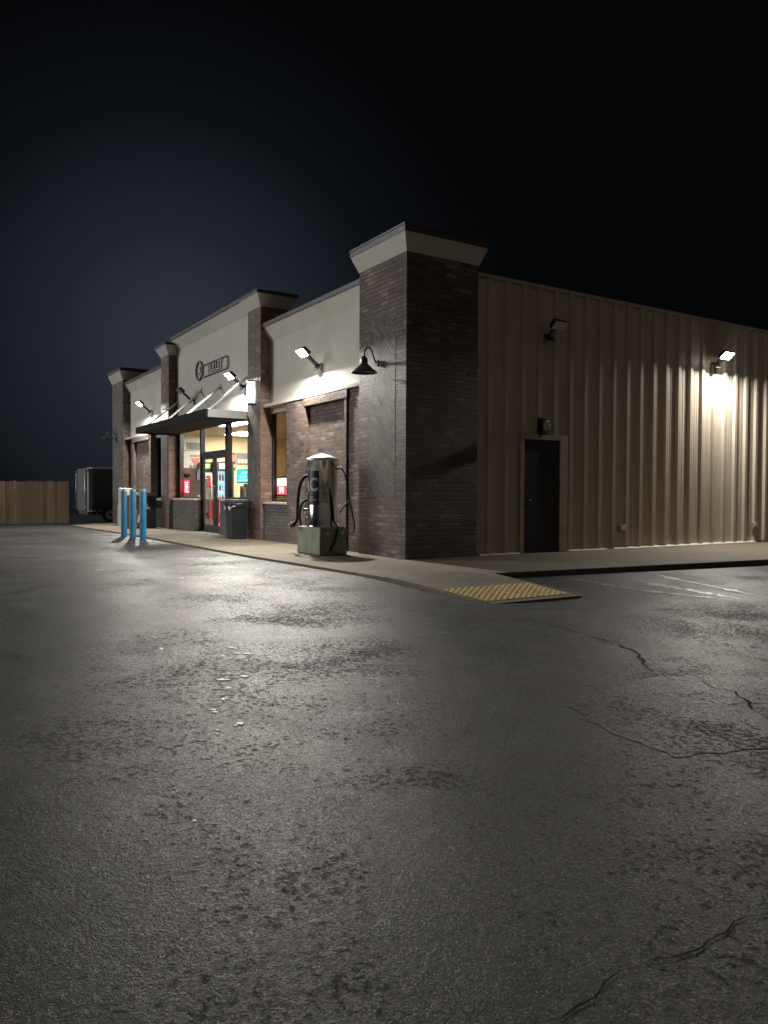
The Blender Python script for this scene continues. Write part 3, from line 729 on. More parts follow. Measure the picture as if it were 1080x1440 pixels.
# lens faces down; the fixtures on the front are tipped outward a little
FP = 450
flood('wall_floodlight', 'lit floodlight above the bricked-up niche, right of the entrance', True, (-3.58, -.18, 4.0), 'y', FP, reach=.45)
flood('wall_floodlight', 'lit floodlight just above the right half of the entrance canopy', True, (-7.72, -.18, 4.05), 'y', FP, reach=.45)
flood('wall_floodlight', 'lit floodlight on the left stucco bay, beyond the canopy', True, (-16.3, -.18, 4.18), 'y', FP, reach=.45)
flood('wall_floodlight', 'unlit dark floodlight above the left half of the entrance canopy', False, (-11.8, -.18, 4.12), 'y', reach=.45)
flood('wall_floodlight', 'lit floodlight high on the tan metal side wall', True, (.31, 8.36, 4.21), 'x', 300, reach=.335)
flood('wall_floodlight', 'unlit dark floodlight above the black side door', False, (.31, 3.22, 4.26), 'x', reach=.335)

def gooseneck(xc, label):
    t = thing('gooseneck_lamp', (xc, 0, 3.25), label, 'wall lamp', 'gooseneck lamps on the corner towers')
    yc = -.27
    MB().lathe([(.23, 3.235), (.235, 3.245), (.20, 3.27), (.10, 3.36), (.06, 3.40), (.055, 3.415)], xc, yc, 28).build('lamp_shade', 'dgrey', t)
    MB().lathe([(.062, 3.416), (.066, 3.44), (.05, 3.50), (.03, 3.53), (.0001, 3.53)], xc, yc, 16).build('socket', 'bronze', t)
    MB().tube(smooth_path([(xc, yc, 3.52), (xc, yc+.01, 3.62), (xc, yc+.07, 3.69), (xc, yc+.14, 3.66), (xc, yc+.19, 3.54), (xc, yc+.23, 3.46), (xc, -.01, 3.43)]), .014, 8).build('arm', 'black', t)
    mb = MB(); mb.tube([(xc, -.022, 3.43), (xc, -.0, 3.43)], .055, 16); mb.build('wall_plate', 'black', t)
gooseneck(-.93, 'unlit gooseneck barn lamp on the near corner brick tower')
gooseneck(-20.62, 'unlit gooseneck barn lamp on the far left brick tower')

def sconce(xc, z0, z1, label):
    t = thing('wall_sconce', (xc, 0, z0), label, 'wall light', 'glowing sconces on the entrance pillars')
    MB().lathe([(.0001, z0), (.13, z0), (.15, (z0+z1)/2), (.13, z1), (.0001, z1)], xc, -.002, 14, PI, 2*PI).build('diffuser', 'sconce', t)
    MB().lathe([(.15, z1+.001), (.15, z1+.03), (.0001, z1+.03)], xc, -.002, 14, PI, 2*PI, False).build('cap', 'bronze', t)
    MB().lathe([(.0001, z0-.03), (.15, z0-.03), (.15, z0-.001)], xc, -.002, 14, PI, 2*PI, False).build('cap', 'bronze', t)
sconce(-6.62, 3.27, 3.78, 'glowing white sconce on the pillar right of the entrance canopy')
sconce(-13.72, 3.27, 3.74, 'glowing white sconce on the pillar at the left end of the canopy')

# emergency light hood over the side door, outlet boxes, cable
t = thing('door_light', (SX, 3.11, 2.26), 'black rounded light fixture above the black side door', 'wall light')
h = MB()
for k in range(8):
    a0, a1 = -PI/2+PI*k/8, -PI/2+PI*(k+1)/8
    h.face([(SX+.05+.11*math.cos(a0), 3.11-.10, 2.40+.15*math.sin(a0)), (SX+.05+.11*math.cos(a0), 3.11+.10, 2.40+.15*math.sin(a0)), (SX+.05+.11*math.cos(a1), 3.11+.10, 2.40+.15*math.sin(a1)), (SX+.05+.11*math.cos(a1), 3.11-.10, 2.40+.15*math.sin(a1))], True)
for yy in (3.01, 3.21):
    h.face([(SX+.05+.11*math.cos(-PI/2+PI*k/8), yy, 2.40+.15*math.sin(-PI/2+PI*k/8)) for k in range(9)])
h.box(SX+.03, SX+.05, 3.00, 3.22, 2.24, 2.56)
h.build('hood', 'black', t)
MB().box(SX+.161, SX+.168, 3.03, 3.19, 2.32, 2.48).build('lens', 'lens_off', t)
MB().tube([(SX+.06, 3.06, 2.25), (SX+.055, 3.06, 2.16)], .008, 6).build('cable', 'black', t)
for yy, zz, lab in ((5.34, .41, 'small grey outlet box low on the side wall, between the door and the lit floodlight'), (9.95, .40, 'small grey outlet box low on the side wall at the far right')):
    t = thing('outlet_box', (SX+.04, yy, zz), lab, 'outlet box', 'outlet boxes on the side wall')
    MB().box(SX+.02, SX+.10, yy-.055, yy+.055, zz-.07, zz+.07).build('box_body', 'grey', t, bevel=.006)
    MB().box(SX+.101, SX+.112, yy-.065, yy+.065, zz-.02, zz+.085).build('flap_cover', 'offwhite', t, bevel=.004)

# ------------------------------------------------------------------ vacuum station
vx, vy = -1.86, -.60
V = thing('vacuum_station', (vx, vy, 0), 'stainless coin vacuum with domed top on an olive concrete block beside the pavement', 'vacuum machine')
MB().frustum((-2.33, -1.40, -.90, -.33, .002), (-2.31, -1.42, -.88, -.35, .50)).build('base_block', 'olive', V, bevel=.02)
R = .27
MB().lathe([(R+.012, .501), (R+.012, .53), (R, .535), (R, 1.70), (R+.008, 1.705), (R+.008, 1.735)], vx, vy, 48).build('canister', 'steel', V)
MB().lathe([(R+.035, 1.725), (R+.035, 1.745), (R*.8, 1.785), (R*.4, 1.825), (.0001, 1.845)], vx, vy, 40).build('dome_lid', 'steeltop', V)
A0, A1 = math.radians(-165), math.radians(-42)
dec = MB().lathe([(R+.002, .90), (R+.002, 1.52)], vx, vy, 24, A0, A1).build('decal_band', 'navy', V)
def wrap(body, size, z, amid, mat, name, par, sx=1.0, sy=1.0, rad=None):
    v, fc = text_mesh(body, size, .0, True)
    bm = bmesh.new(); bv = [bm.verts.new((p.x*sx, p.y*sy, 0)) for p in v]; bm.verts.ensure_lookup_table()
    for q in fc:
        try: bm.faces.new([bv[i] for i in q])
        except ValueError: pass
    bmesh.ops.remove_doubles(bm, verts=bm.verts, dist=1e-5); bmesh.ops.triangulate(bm, faces=bm.faces)
    for _ in range(2):
        es = [e for e in bm.edges if e.calc_length() > .03]
        if es: bmesh.ops.subdivide_edges(bm, edges=es, cuts=2); bmesh.ops.triangulate(bm, faces=bm.faces)
    rad = rad or R+.005
    bm.verts.ensure_lookup_table(); bm.verts.index_update()
    vs = [(vx+rad*math.cos(amid+p.co.x/R), vy+rad*math.sin(amid+p.co.x/R), z+p.co.y) for p in bm.verts]; fs = [[x.index for x in q.verts] for q in bm.faces]; bm.free()
    m_ = MB().add(vs, fs); return m_.build(name, mat, par)
wrap('VAC', .30, 1.26, math.radians(-103), 'letter', 'decal_lettering', dec, .92, 1.12)
pl = MB().lathe([(R+.003, 1.60), (R+.003, 1.69)], vx, vy, 16, math.radians(-118), math.radians(-72)).build('decal_plate', 'navy', V)
for zz, a, bb in ((1.03, -84, -66), (.985, -92, -50)):
    dm = MB(); aa = a
    while aa < bb:
        w_ = random.uniform(2, 5); dm.lathe([(R+.004, zz), (R+.004, zz+.022)], vx, vy, 2, math.radians(aa), math.radians(min(bb, aa+w_))); aa += w_+1.4
    dm.build('decal_fine_print', 'letter', dec)
a0, a1 = math.radians(-40), math.radians(-4)
pp_ = MB().lathe([(R+.012, .95), (R+.012, 1.27)], vx, vy, 12, a0, a1).build('instruction_placard', 'placard', V)
MB().lathe([(R+.015, 1.10), (R+.015, 1.122)], vx, vy, 6, math.radians(-26), math.radians(-12)).build('placard_mark', 'dgrey', pp_)
MB().tube(smooth_path([(-2.02, -.80, 1.44), (-2.07, -.88, 1.40), (-2.11, -.94, 1.26), (-2.15, -.96, 1.02), (-2.19, -.95, .80), (-2.22, -.94, .66), (-2.25, -.96, .56)]), .031, 12).build('suction_hose', 'rubber', V)
MB().tube([(-2.24, -.955, .58), (-2.28, -.98, .53), (-2.33, -1.0, .51)], [.036, .045, .06], 12).build('hose_nozzle', 'blackplastic', V)
MB().tube(smooth_path([(-2.02, -.82, 1.0), (-2.07, -.90, .94), (-2.12, -.93, .82), (-2.16, -.92, .66), (-2.18, -.88, .52)]), .024, 10).build('suction_hose', 'rubber', V)
k_ = MB(); k_.tube([(-2.08, -.78, .79), (-2.13, -.86, .79)], .05, 16); k_.tube([(-2.07, -.78, .70), (-2.10, -.84, .70)], .03, 12); k_.build('hose_coupling', 'steel', V)
MB().tube(smooth_path([(-1.66, -.43, 1.55), (-1.60, -.37, 1.57), (-1.54, -.33, 1.50), (-1.50, -.29, 1.32), (-1.48, -.25, 1.02), (-1.46, -.19, .72), (-1.44, -.16, .52), (-1.44, -.19, .42), (-1.46, -.26, .38)]), .014, 10).build('suction_hose', 'rubber', V)
MB().tube(smooth_path([(-1.48, -.25, .98), (-1.53, -.34, .86), (-1.57, -.40, .76)]), .012, 8).build('hose_strap', 'rubber', V)
MB().tube(smooth_path([(-1.63, -.70, 1.45), (-1.60, -.61, 1.20), (-1.575, -.56, .95), (-1.57, -.52, .62), (-1.45, -.52, .515), (-1.385, -.55, .44), (-1.385, -.60, .25), (-1.385, -.70, .08)]), .02, 8).build('power_cable', 'rubber', V)
for yy in (-.74, -.44):
    c_ = MB(); c_.tube([(-1.42, yy, .40), (-1.39, yy, .40)], .036, 16); c_.build('coin_knob', 'steel', V)

# ------------------------------------------------------------------ bin at the door
T = thing('litter_bin', (-7.0, -.26, 0), 'tall square black litter bin with a folded bag at the entrance', 'litter bin')
MB().frustum((-7.19, -6.81, -.45, -.07, .004), (-7.22, -6.78, -.48, -.04, .88)).build('bin_body', 'blackplastic', T, bevel=.02)
l = MB(); l.frustum((-7.235, -6.765, -.495, -.025, .885), (-7.22, -6.78, -.48, -.04, .95)); l.build('bin_lid', 'blackplastic', T, bevel=.015)
bg = MB(); n = 40
for ring_ in range(4):
    for k in range(n):
        a = 2*PI*k/n; s_ = max(abs(math.cos(a)), abs(math.sin(a))); ex = .225/s_*1.0
        w_ = .012*math.sin(5*a+ring_)+random.uniform(-.006, .006)
        ex += w_+(.0, .014, .016, .008)[ring_]
        drop = (.0, .02, .07, .12)[ring_]+.02*math.sin(3*a)*(ring_ > 1)
        bg.v.append((-7.0+ex*math.cos(a), -.26+ex*math.sin(a), .882-drop))
for r_ in range(3):
    for k in range(n): bg.f.append([r_*n+k, r_*n+(k+1) % n, (r_+1)*n+(k+1) % n, (r_+1)*n+k]); bg.sm.append(True)
bg.build('bin_bag', 'bag', T)
for pts in ([(-7.20, -.502, .80), (-7.15, -.51, .76), (-7.17, -.515, .71), (-7.12, -.51, .74), (-7.10, -.515, .69)], [(-6.90, -.505, .79), (-6.86, -.515, .75), (-6.83, -.51, .70), (-6.79, -.495, .75), (-6.765, -.46, .79), (-6.76, -.40, .80)]):
    MB().tube(smooth_path(pts, 3), [.011+.006*random.random() for _ in range((len(pts)-1)*3+1)], 6).build('bag_fold_glint', 'offwhite', T)  # off-white strips painted as glints on the black bag's folds

# ------------------------------------------------------------------ bollards
bpos = [(-9.94, -2.24, 'left blue bollard, in front of the white air machine'), (-9.02, -2.24, 'middle blue bollard of the three by the pavement'), (-8.14, -2.22, 'right blue bollard, the one nearest the entrance door')]
b0 = None
for x, y, lab in bpos:
    if b0 is None:
        b0 = thing('bollard', (x, y, gz(x, y)), lab, 'bollard', 'blue steel bollards by the pavement'); z = gz(x, y)
        MB().lathe([(.080, z-.05), (.080, z+1.17), (.074, z+1.19)], x, y, 24).build('post', 'blue', b0)
        MB().lathe([(.078, z+1.188), (.07, z+1.222), (.045, z+1.245), (.0001, z+1.25)], x, y, 24).build('cap', 'bluetop', b0)
    else:
        copy_thing(b0, x-b0.location.x, y-b0.location.y, gz(x, y)-b0.location.z, lab)

# ------------------------------------------------------------------ air machine and bin behind the bollards
zb = sz(-17.4)
A = thing('air_machine', (-17.3, -.42, zb), 'white coin air machine with dark window panel behind the left bollard', 'air machine')
MB().box(-17.5, -17.1, -.65, -.20, zb+.002, zb+.75).build('lower_cabinet', 'offwhite', A, bevel=.015)
MB().box(-17.47, -17.13, -.63, -.22, zb+.751, zb+1.34).build('upper_cabinet', 'offwhite', A, bevel=.02)
MB().box(-17.099, -17.09, -.62, -.46, zb+.46, zb+.74).build('window_panel', 'dgrey', A)
MB().box(-17.099, -17.09, -.62, -.25, zb+.05, zb+.40).build('access_panel', 'white', A)
MB().tube(smooth_path([(-17.13, -.40, zb+1.1), (-16.98, -.36, zb+.8), (-17.0, -.34, zb+.4), (-17.10, -.34, zb+.25)]), .016, 8).build('air_hose', 'rubber', A)
zb = sz(-15)
G = thing('waste_bin', (-14.9, -.55, zb), 'wide dark bin with an olive side panel and papers stuck on it, behind the bollards', 'bin')
MB().frustum((-15.35, -14.5, -.95, -.10, zb+.002), (-15.35, -14.5, -.95, -.10, zb+1.05)).build('bin_body', 'binbody', G, bevel=.02)
lid = MB()
for k in range(8):
    a0, a1 = PI*k/8, PI*(k+1)/8
    f_ = lambda a: (-.525-.445*math.cos(a), zb+1.052+.11*math.sin(a))
    (ya, za), (yb_, zb_) = f_(a0), f_(a1)
    lid.face([(-15.37, ya, za), (-14.48, ya, za), (-14.48, yb_, zb_), (-15.37, yb_, zb_)], True)
for xx in (-15.37, -14.48): lid.face([(xx, -.525-.445*math.cos(PI*k/8), zb+1.052+.11*math.sin(PI*k/8)) for k in range(9)])
lid.build('bin_lid', 'grey', G)
MB().box(-14.499, -14.49, -.93, -.72, zb+.03, zb+.62).build('side_panel', 'binside', G)
mb = MB(); mb.add([(-14.488, -.52, zb+.62), (-14.488, -.30, zb+.62), (-14.488, -.50, zb+.92), (-14.485, -.52, zb+.62), (-14.485, -.30, zb+.62), (-14.485, -.50, zb+.92)], [(0, 2, 1), (3, 4, 5), (0, 1, 4, 3), (1, 2, 5, 4), (2, 0, 3, 5)]); mb.build('stuck_paper', 'white', G)
mb = MB(); mb.add([(-14.488, -.74, zb+.20), (-14.488, -.62, zb+.20), (-14.488, -.66, zb+.52), (-14.485, -.74, zb+.20), (-14.485, -.62, zb+.20), (-14.485, -.66, zb+.52)], [(0, 2, 1), (3, 4, 5), (0, 1, 4, 3), (1, 2, 5, 4), (2, 0, 3, 5)]); mb.build('stuck_paper', 'white', G)

# ------------------------------------------------------------------ trailer and fence beyond the store
tx, ty0, ty1 = -26.0, 0.0, 5.2
tz = gz(tx, 0)
TR = thing('cargo_trailer', (-27.2, 2.5, tz), 'dark enclosed cargo trailer with pale edge trim parked beyond the store', 'trailer')
body = MB(); body.box(-28.4, tx, ty0, ty1, tz+.50, tz+2.50); tb = body.build('trailer_body', 'trailer', TR, bevel=.03)
e = MB(); e.box(tx-.03, tx+.008, ty0-.008, ty0+.05, tz+.5, tz+2.52); e.box(tx-.03, tx+.012, ty0+.051, ty1, tz+2.46, tz+2.53); e.box(tx-.03, tx+.010, ty0+.051, ty0+.75, tz+.5, tz+.55)
e.build('edge_trim', 'alu', TR)
MB().box(tx+.001, tx+.007, ty0+.06, ty1, tz+.551, tz+.95).build('stone_guard', 'dgrey', TR)
d = MB(); d.box(-28.3, tx-.1, ty0-.03, ty0-.001, tz+.55, tz+2.42); dd = d.build('rear_door', 'trailer', TR)
for xx in (-28.25, -26.22):
    bar = MB(); bar.tube([(xx, ty0-.06, tz+.55), (xx, ty0-.075, tz+1.4), (xx, ty0-.06, tz+2.4)], .022, 8)
    for zz in (.7, 1.5, 2.2): bar.box(xx-.05, xx+.05, ty0-.095, ty0-.031, tz+zz-.03, tz+zz+.03)
    bar.build('door_bar', 'alu', dd)
fd = MB(); yc_, zc_ = ty0+.98, tz+.36
arc = [(yc_+.62*math.cos(PI*k/12), zc_+.62*math.sin(PI*k/12)) for k in range(13)]; arc2 = [(yc_+.54*math.cos(PI*k/12), zc_+.54*math.sin(PI*k/12)) for k in range(13)]
for i in range(12):
    for xa in (tx+.012, tx+.20):
        fd.face([(xa, *arc[i]), (xa, *arc[i+1]), (xa, *arc2[i+1]), (xa, *arc2[i])])
    fd.face([(tx+.012, *arc[i]), (tx+.20, *arc[i]), (tx+.20, *arc[i+1]), (tx+.012, *arc[i+1])], True)
fd.build('fender', 'dgrey', TR)
wh = MB(); wh.tube([(tx-.12, yc_, zc_), (tx+.14, yc_, zc_)], .36, 28); w_ = wh.build('wheel', 'rubber', TR)
rm = MB(); rm.tube([(tx+.141, yc_, zc_), (tx+.160, yc_, zc_)], .22, 20); rm.build('rim', 'rim', w_)
hb = MB(); hb.tube([(tx+.161, yc_, zc_), (tx+.18, yc_, zc_)], .07, 12); hb.build('hub', 'black', w_)
ch = MB(); ch.box(-28.3, tx-.15, ty0+.05, ty1, tz+.36, tz+.499); ch.box(-27.6, -27.4, ty1, ty1+1.4, tz+.38, tz+.48); ch.tube([(-27.5, ty1+1.2, tz), (-27.5, ty1+1.2, tz+.6)], .04, 8)
ch.build('chassis', 'black', TR)

fx = -25.2
F = thing('wooden_fence', (fx, -5, gz(fx, -5)), 'brown wooden board fence at the far left edge of the lot', 'fence')
mb = MB(); y = -.93
while y > -12.5:
    w = random.uniform(.135, .15); top = gz(fx, y)+1.83+random.uniform(-.025, .02); dx = random.uniform(-.006, .006)
    mb.add([(fx+dx, y-w, gz(fx, y)-.05), (fx+dx, y, gz(fx, y)-.05), (fx+dx, y, top-.03), (fx+dx, y-.025, top), (fx+dx, y-w+.025, top), (fx+dx, y-w, top-.03),
            (fx+dx-.02, y-w, gz(fx, y)-.05), (fx+dx-.02, y, gz(fx, y)-.05), (fx+dx-.02, y, top-.03), (fx+dx-.02, y-.025, top), (fx+dx-.02, y-w+.025, top), (fx+dx-.02, y-w, top-.03)],
           [(0,1,2,3,4,5),(11,10,9,8,7,6)]+[(i, i+6, (i+1) % 6+6, (i+1) % 6) for i in range(6)])
    y -= w+.006
mb.build('fence_boards', 'wood', F)
mb = MB()
for zz in (.3, .95, 1.55): mb.box(fx-.07, fx-.03, -12.4, -.95, gz(fx, -5)+zz, gz(fx, -5)+zz+.09)
mb.build('rail', 'wood', F)
for yy in (-1.0, -3.4, -5.8, -8.2, -10.6):
    MB().box(fx-.165, fx-.072, yy-.045, yy+.045, gz(fx, yy)-.1, gz(fx, yy)+1.78).build('post', 'wood', F)

# ------------------------------------------------------------------ inside the store
def add_text(body, size, fn, mat, name, parent, bold=True, sx=1.0):
    v, fc = text_mesh(body, size, .002, bold)
    return MB().add([fn(p.x*sx, p.y, p.z) for p in v], fc).build(name, mat, parent)

led = thing('price_sign', (-5.6, .40, 1.27), 'white and red lit price sign in the tall window right of the entrance', 'led sign')
MB().box(-6.1, -5.05, .40, .43, 1.05, 1.50).build('sign_case', 'black', led)
MB().box(-6.08, -5.58, .392, .399, 1.28, 1.47).build('upper_panel', 'whiteled', led)
MB().box(-5.56, -5.07, .392, .399, 1.28, 1.47).build('upper_panel', 'whiteled', led)
MB().box(-6.08, -5.07, .393, .399, 1.08, 1.26).build('lower_panel', 'pinkled', led)
add_text('91', .20, lambda x, y, z: (-5.83+x, .389-z, 1.18+y), 'digits', 'price_digits', led, True, 1.4)
add_text('2', .20, lambda x, y, z: (-5.35+x, .389-z, 1.18+y), 'digits', 'price_digits', led, True, 1.4)

rl = thing('red_led_sign', (-13.1, .44, 1.3), 'small glowing red sign low in the window left of the doors', 'led sign')
MB().box(-13.22, -12.80, .43, .45, 1.10, 1.52).build('sign_case', 'black', rl)
MB().box(-13.20, -12.82, .422, .429, 1.12, 1.50).build('red_panel', 'redled', rl)
mb = MB()
for k in range(5):
    mb.box(-13.17, -12.85-.05*(k % 2), .417, .4215, 1.15+k*.07, 1.175+k*.07)
mb.build('text_rows', 'redled_text', rl)

ts = thing('teal_screen', (-8.4, .47, 1.55), 'bright teal lit screen in the glass right of the doors', 'screen')
MB().box(-8.86, -8.05, .46, .49, 1.38, 1.74).build('screen_case', 'black', ts)
MB().box(-8.84, -8.07, .452, .459, 1.40, 1.72).build('screen_face', 'teal', ts)
mb = MB(); mb.box(-8.72, -8.10, .447, .4515, 1.43, 1.48); mb.box(-8.66, -8.16, .447, .4515, 1.51, 1.60); mb.box(-8.50, -8.12, .447, .4515, 1.62, 1.68); mb.build('screen_graphics', 'cyan', ts)

def panel(x0, x1, y0, y1, lab):
    t = thing('ceiling_light', ((x0+x1)/2, (y0+y1)/2, 3.21), lab, 'ceiling light', 'ceiling panels inside the store')
    MB().box(x0, x1, y0, y1, 3.205, 3.219).build('frame', 'white', t)
    MB().box(x0+.03, x1-.03, y0+.03, y1-.03, 3.197, 3.204).build('diffuser', 'panel', t)
panel(-12.3, -10.5, .75, 1.65, 'bright ceiling panel seen over the entrance doors')
panel(-8.9, -7.5, 2.2, 3.1, 'ceiling panel seen through the glass right of the doors')
panel(-15.6, -14.0, 2.6, 3.5, 'ceiling panel near the poster wall inside the store')
panel(-5.2, -3.6, 3.0, 3.9, 'ceiling panel behind the tall window right of the entrance')

po = thing('wall_poster', (-16.55, 1.8, 2.5), 'tall white poster with a red food picture and price on the inside wall', 'poster')
X = -16.58
MB().box(X, X+.015, 1.45, 2.30, 1.95, 3.10).build('poster_sheet', 'white', po)
mb = MB(); mb.box(X+.016, X+.019, 1.45, 2.30, 2.63, 2.66); mb.box(X+.016, X+.019, 1.55, 2.22, 2.68, 2.94); mb.build('upper_picture', 'grey', po)
MB().box(X+.016, X+.020, 1.68, 2.28, 2.42, 2.50).build('red_banner', 'pink', po)
MB().frustum((X+.016, X+.020, 1.80, 2.0, 2.14), (X+.016, X+.020, 1.72, 2.06, 2.38)).build('red_cup_picture', 'pink', po)
MB().box(X+.016, X+.020, 2.10, 2.27, 2.18, 2.34).build('side_picture', 'grey', po)
add_text('$5+', .17, lambda x, y, z: (X+.018+z, 1.83+x, 2.05+y), 'black', 'price_text', po, True, 1.35)

cl = thing('drinks_cooler', (-16.2, 2.75, .02), 'tall lit drinks cooler with pale blue light behind the entrance doors', 'cooler')
c = MB(); c.box(-16.55, -15.9, 2.45, 2.50, .021, 2.25); c.box(-16.55, -15.9, 3.05, 3.10, .021, 2.25); c.box(-16.55, -15.9, 2.501, 3.049, 1.92, 2.25); c.box(-16.55, -15.9, 2.501, 3.049, .021, .40)
c.build('cabinet', 'dgrey', cl)
MB().box(-16.56, -16.53, 2.501, 3.049, .401, 1.919).build('light_panel', 'cooler_glow', cl)
mb = MB()
for zz in (.42, .80, 1.18, 1.56): mb.box(-16.52, -15.95, 2.502, 3.048, zz, zz+.015)
mb.build('shelf', 'white', cl)
MB().box(-15.899, -15.885, 2.55, 3.0, 2.0, 2.18).build('header_sign', 'header_glow', cl)
hs = thing('wall_sign', (-16.4, 2.2, 2.1), 'dark sign with green lettering beside the drinks cooler header', 'sign')
MB().box(-16.50, -16.40, 1.98, 2.42, 1.80, 2.24).build('sign_board', 'dgrey', hs)
MB().box(-16.399, -16.39, 2.02, 2.38, 2.02, 2.18).build('sign_face', 'green_glow', hs)
bb0 = {}
for si, zz in enumerate((.435, .815, 1.195, 1.575)):
    for k in range(5):
        m_ = random.choice(['bottle_w', 'bottle_w', 'bottle_b', 'bottle_r']); x, y = -16.15, 2.56+k*.108
        if m_ not in bb0:
            o = MB().lathe([(.0001, 0), (.036, 0), (.038, .02), (.038, .16), (.014, .22), (.014, .26), (.0001, .262)], 0, 0, 12).build('bottle', m_)
            bb0[m_] = o
        else:
            o = bb0[m_].copy(); COL.objects.link(o)
        o.location = (x, y, zz+.001)
        tag(o, {'bottle_w': 'pale', 'bottle_b': 'blue', 'bottle_r': 'red'}[m_]+' drink bottle standing on a lit cooler shelf', 'bottle', {'bottle_w': 'pale', 'bottle_b': 'blue', 'bottle_r': 'red'}[m_]+' bottles in the cooler')

# counter at the right glass with goods
ct = thing('window_counter', (-8.2, .75, .02), 'low brown counter behind the glass right of the doors', 'counter')
MB().box(-9.0, -7.1, .56, 1.05, .021, .93).build('counter_body', 'brownbox', ct); MB().box(-9.02, -7.08, .55, 1.08, .931, .96).build('counter_top', 'grey', ct)
def carton(x0, x1, y0, y1, z0, z1, mat, lab, m2=None):
    t = thing('carton', ((x0+x1)/2, (y0+y1)/2, z0), lab, 'carton', 'cartons on the window counter')
    MB().box(x0, x1, y0, y1, z0, z1).build('carton_body', mat, t, bevel=.006)
    MB().box(x0+.03, x1-.03, y0-.003, y0-.001, z0+.05, z1-.08).build('carton_label', m2 or 'white', t)
carton(-8.98, -8.80, .60, .75, .961, 1.30, 'white', 'narrow white carton at the left end of the window counter', 'grey')
carton(-8.74, -8.48, .60, .80, .961, 1.36, 'oliveb', 'olive green carton on the window counter')
carton(-8.44, -8.05, .60, .82, .961, 1.26, 'brownbox', 'brown carton in the middle of the window counter')
carton(-8.0, -7.6, .60, .84, .961, 1.34, 'offwhite', 'wide off-white carton at the right end of the window counter', 'pink')
ms = thing('menu_board', (-16.5, 3.3, 2.4), 'dark red narrow menu board on the inside wall', 'menu board')
MB().box(-16.59, -16.55, 3.24, 3.42, 1.98, 2.62).build('board', 'maroon', ms); MB().box(-16.549, -16.545, 3.26, 3.40, 2.30, 2.55).build('printed_panel', 'pink', ms)
mb = MB(); mb.box(-16.549, -16.545, 3.27, 3.32, 2.08, 2.2); mb.box(-16.549, -16.545, 3.34, 3.39, 2.08, 2.2); mb.build('white_print', 'white', ms)
ms = thing('menu_board', (-16.5, 3.7, 2.5), 'wide grey menu board on the inside wall, right of the dark red one', 'menu board')
MB().box(-16.59, -16.55, 3.47, 3.95, 2.20, 2.62).build('board', 'grey', ms); mb = MB()
for k in range(3): mb.box(-16.549, -16.545, 3.50+k*.15, 3.61+k*.15, 2.25, 2.40)
mb.build('printed_panel', 'offwhite', ms)
# goods seen through the doors
rk = thing('display_rack', (-12.45, .95, .02), 'white wire display rack with red and striped goods behind the left door', 'display rack')
MB().box(-12.62, -12.58, .78, 1.10, .021, 1.75).build('back_panel', 'offwhite', rk)
mb = MB()
for k in range(9): mb.box(-12.579, -12.35, .79, 1.09, .95+k*.075, .965+k*.075)
mb.build('shelf', 'white', rk)
MB().box(-12.5, -12.345, .87, .97, 1.30, 1.66).build('red_goods', 'red', rk)
MB().box(-12.5, -12.36, .80, .90, .50, .90).build('dark_goods', 'dgrey', rk); MB().box(-12.5, -12.36, .92, 1.08, .30, .90).build('red_goods', 'red', rk)
pr = thing('promo_box', (-12.3, 1.3, .02), 'red promotional floor box with yellow flash behind the right door', 'display box')
MB().box(-12.6, -12.1, 1.14, 1.62, .021, .95).build('box_body', 'red', pr); MB().box(-12.099, -12.09, 1.16, 1.34, .45, .85).build('yellow_flash', 'yellow_card', pr)
MB().box(-12.099, -12.09, 1.40, 1.60, .25, .80).build('dark_panel', 'oliveb', pr); MB().box(-12.099, -12.09, 1.15, 1.61, .04, .22).build('pink_panel', 'pink', pr)
# drinks counter behind the left window
dc = thing('drinks_counter', (-14.4, 1.1, .02), 'pale counter behind the window left of the doors', 'counter')
MB().box(-14.9, -13.9, .62, 1.9, .021, .93).build('counter_body', 'offwhite', dc); MB().box(-14.92, -13.88, .60, 1.92, .931, .97).build('counter_top', 'grey', dc)
sd_ = thing('drinks_machine', (-14.6, 1.2, .97), 'dark grey drinks dispenser on the counter behind the left window', 'drinks machine')
MB().box(-14.9, -14.45, .98, 1.45, .971, 1.95).build('machine_body', 'dgrey', sd_, bevel=.02); MB().box(-14.449, -14.44, 1.0, 1.18, 1.1, 1.75).build('front_panel', 'maroon', sd_)
MB().box(-14.449, -14.38, 1.22, 1.40, 1.55, 1.9).build('dispenser_head', 'grey', sd_); MB().box(-14.449, -14.36, 1.22, 1.42, .972, 1.05).build('drip_tray', 'steel', sd_)
cm = thing('coffee_machine', (-14.4, .8, .97), 'dark round-topped machine on the counter above the red sign', 'coffee machine')
mb = MB(); mb.box(-14.6, -14.2, .68, .92, .971, 1.75); mb.build('machine_body', 'dgrey', cm)
mb = MB()
mb.tube([(-14.6, .80, 1.78), (-14.2, .80, 1.78)], .17, 18); mb.build('bean_hopper', 'maroon', cm)

# ------------------------------------------------------------------ world, sun, camera
w = D.worlds.new('World'); scene.world = w; w.use_nodes = True
nt = w.node_tree; bg_ = nt.nodes['Background']
SUN = Vector((-.62, -.76, .28)).normalized()
tc = N(nt, 'ShaderNodeTexCoord')
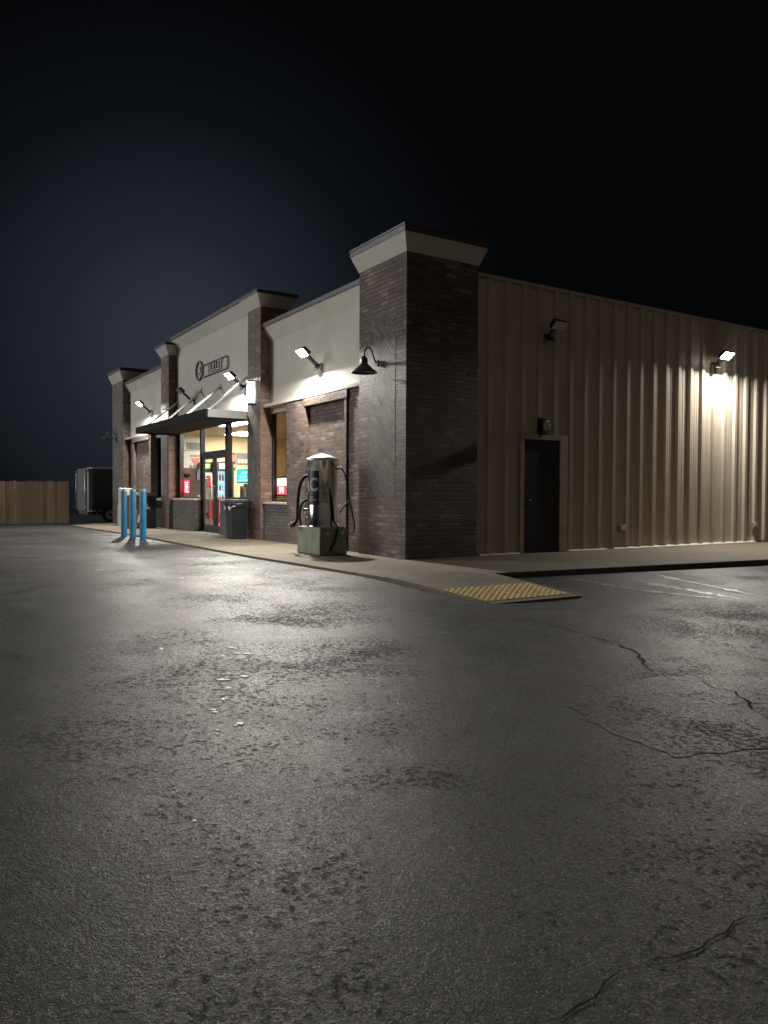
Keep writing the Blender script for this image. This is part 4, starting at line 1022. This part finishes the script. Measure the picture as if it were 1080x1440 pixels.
# night sky: near black, lamp haze painted as a faint glow low at far left
dp = N(nt, 'ShaderNodeVectorMath', operation='DOT_PRODUCT'); dp.inputs[1].default_value = Vector((-.94, .29, .18)).normalized()
Lk(nt, tc, 'Generated', dp, 0)
mr = N(nt, 'ShaderNodeMapRange', interpolation_type='LINEAR'); mr.inputs['From Min'].default_value = .87; mr.inputs['From Max'].default_value = 1.0
Lk(nt, dp, 'Value', mr, 'Value')
rs = ramp(nt, [(0, (.0008, .0009, .0011)), (.45, (.0012, .0014, .0017)), (.75, (.0040, .0050, .0068)), (.93, (.0135, .0168, .0235)), (1, (.026, .030, .042))]); Lk(nt, mr, 'Result', rs, 'Fac')
sky = N(nt, 'ShaderNodeTexSky', sky_type='NISHITA'); sky.sun_disc = False; sky.sun_elevation = math.asin(SUN.z); sky.sun_rotation = math.atan2(SUN.x, SUN.y)
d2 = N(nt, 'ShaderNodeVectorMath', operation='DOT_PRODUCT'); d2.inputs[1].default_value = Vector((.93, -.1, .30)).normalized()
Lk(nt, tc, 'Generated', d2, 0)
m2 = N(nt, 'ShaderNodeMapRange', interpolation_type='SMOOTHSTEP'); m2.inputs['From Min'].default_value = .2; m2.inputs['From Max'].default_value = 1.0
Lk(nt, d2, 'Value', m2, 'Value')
r2_ = ramp(nt, [(0, (0, 0, 0)), (1, (.075, .062, .053))]); Lk(nt, m2, 'Result', r2_, 'Fac')  # warm fill lobe behind the camera, added to brighten the side wall
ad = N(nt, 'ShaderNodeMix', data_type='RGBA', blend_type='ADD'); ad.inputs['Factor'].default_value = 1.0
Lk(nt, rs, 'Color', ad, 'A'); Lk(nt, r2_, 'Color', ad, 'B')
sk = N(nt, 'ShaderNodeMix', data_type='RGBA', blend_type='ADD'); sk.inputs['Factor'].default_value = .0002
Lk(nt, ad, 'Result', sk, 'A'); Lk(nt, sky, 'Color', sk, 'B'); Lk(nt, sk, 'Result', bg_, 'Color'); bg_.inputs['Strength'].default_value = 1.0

sl = D.lights.new('night_glow_sun', 'SUN'); sl.energy = 1.3; sl.angle = math.radians(28); sl.color = (1, .985, .96)
so_ = D.objects.new('night_glow_sun', sl); COL.objects.link(so_); so_.rotation_euler = (-SUN).to_track_quat('-Z', 'Y').to_euler()

cam = D.cameras.new('camera'); co = D.objects.new('camera', cam); COL.objects.link(co); scene.camera = co
cam.sensor_fit = 'VERTICAL'; cam.sensor_height = 36; cam.lens = 27.0; cam.clip_start = .05; cam.clip_end = 500
rt = Vector((.53268508, .84630106, .00459547)); up = Vector((-.02193409, .00837735, .99972432)); fw = Vector((-.84602925, .53263903, -.02302533))
m4 = Matrix((( rt.x, up.x, -fw.x, 10.74993555), (rt.y, up.y, -fw.y, -7.19745198), (rt.z, up.z, -fw.z, 1.1), (0, 0, 0, 1)))
co.matrix_world = m4

scene.render.engine = 'CYCLES'
cy = scene.cycles
cy.use_denoising = True
try: cy.denoiser = 'OPENIMAGEDENOISE'
except Exception: pass
cy.sample_clamp_indirect = 4.0; cy.max_bounces = 8; cy.transparent_max_bounces = 12
cy.caustics_reflective = False; cy.caustics_refractive = False
vs_ = scene.view_settings
vs_.view_transform = 'Standard'; vs_.look = 'None'; vs_.exposure = 0; vs_.gamma = 1; vs_.use_curve_mapping = False
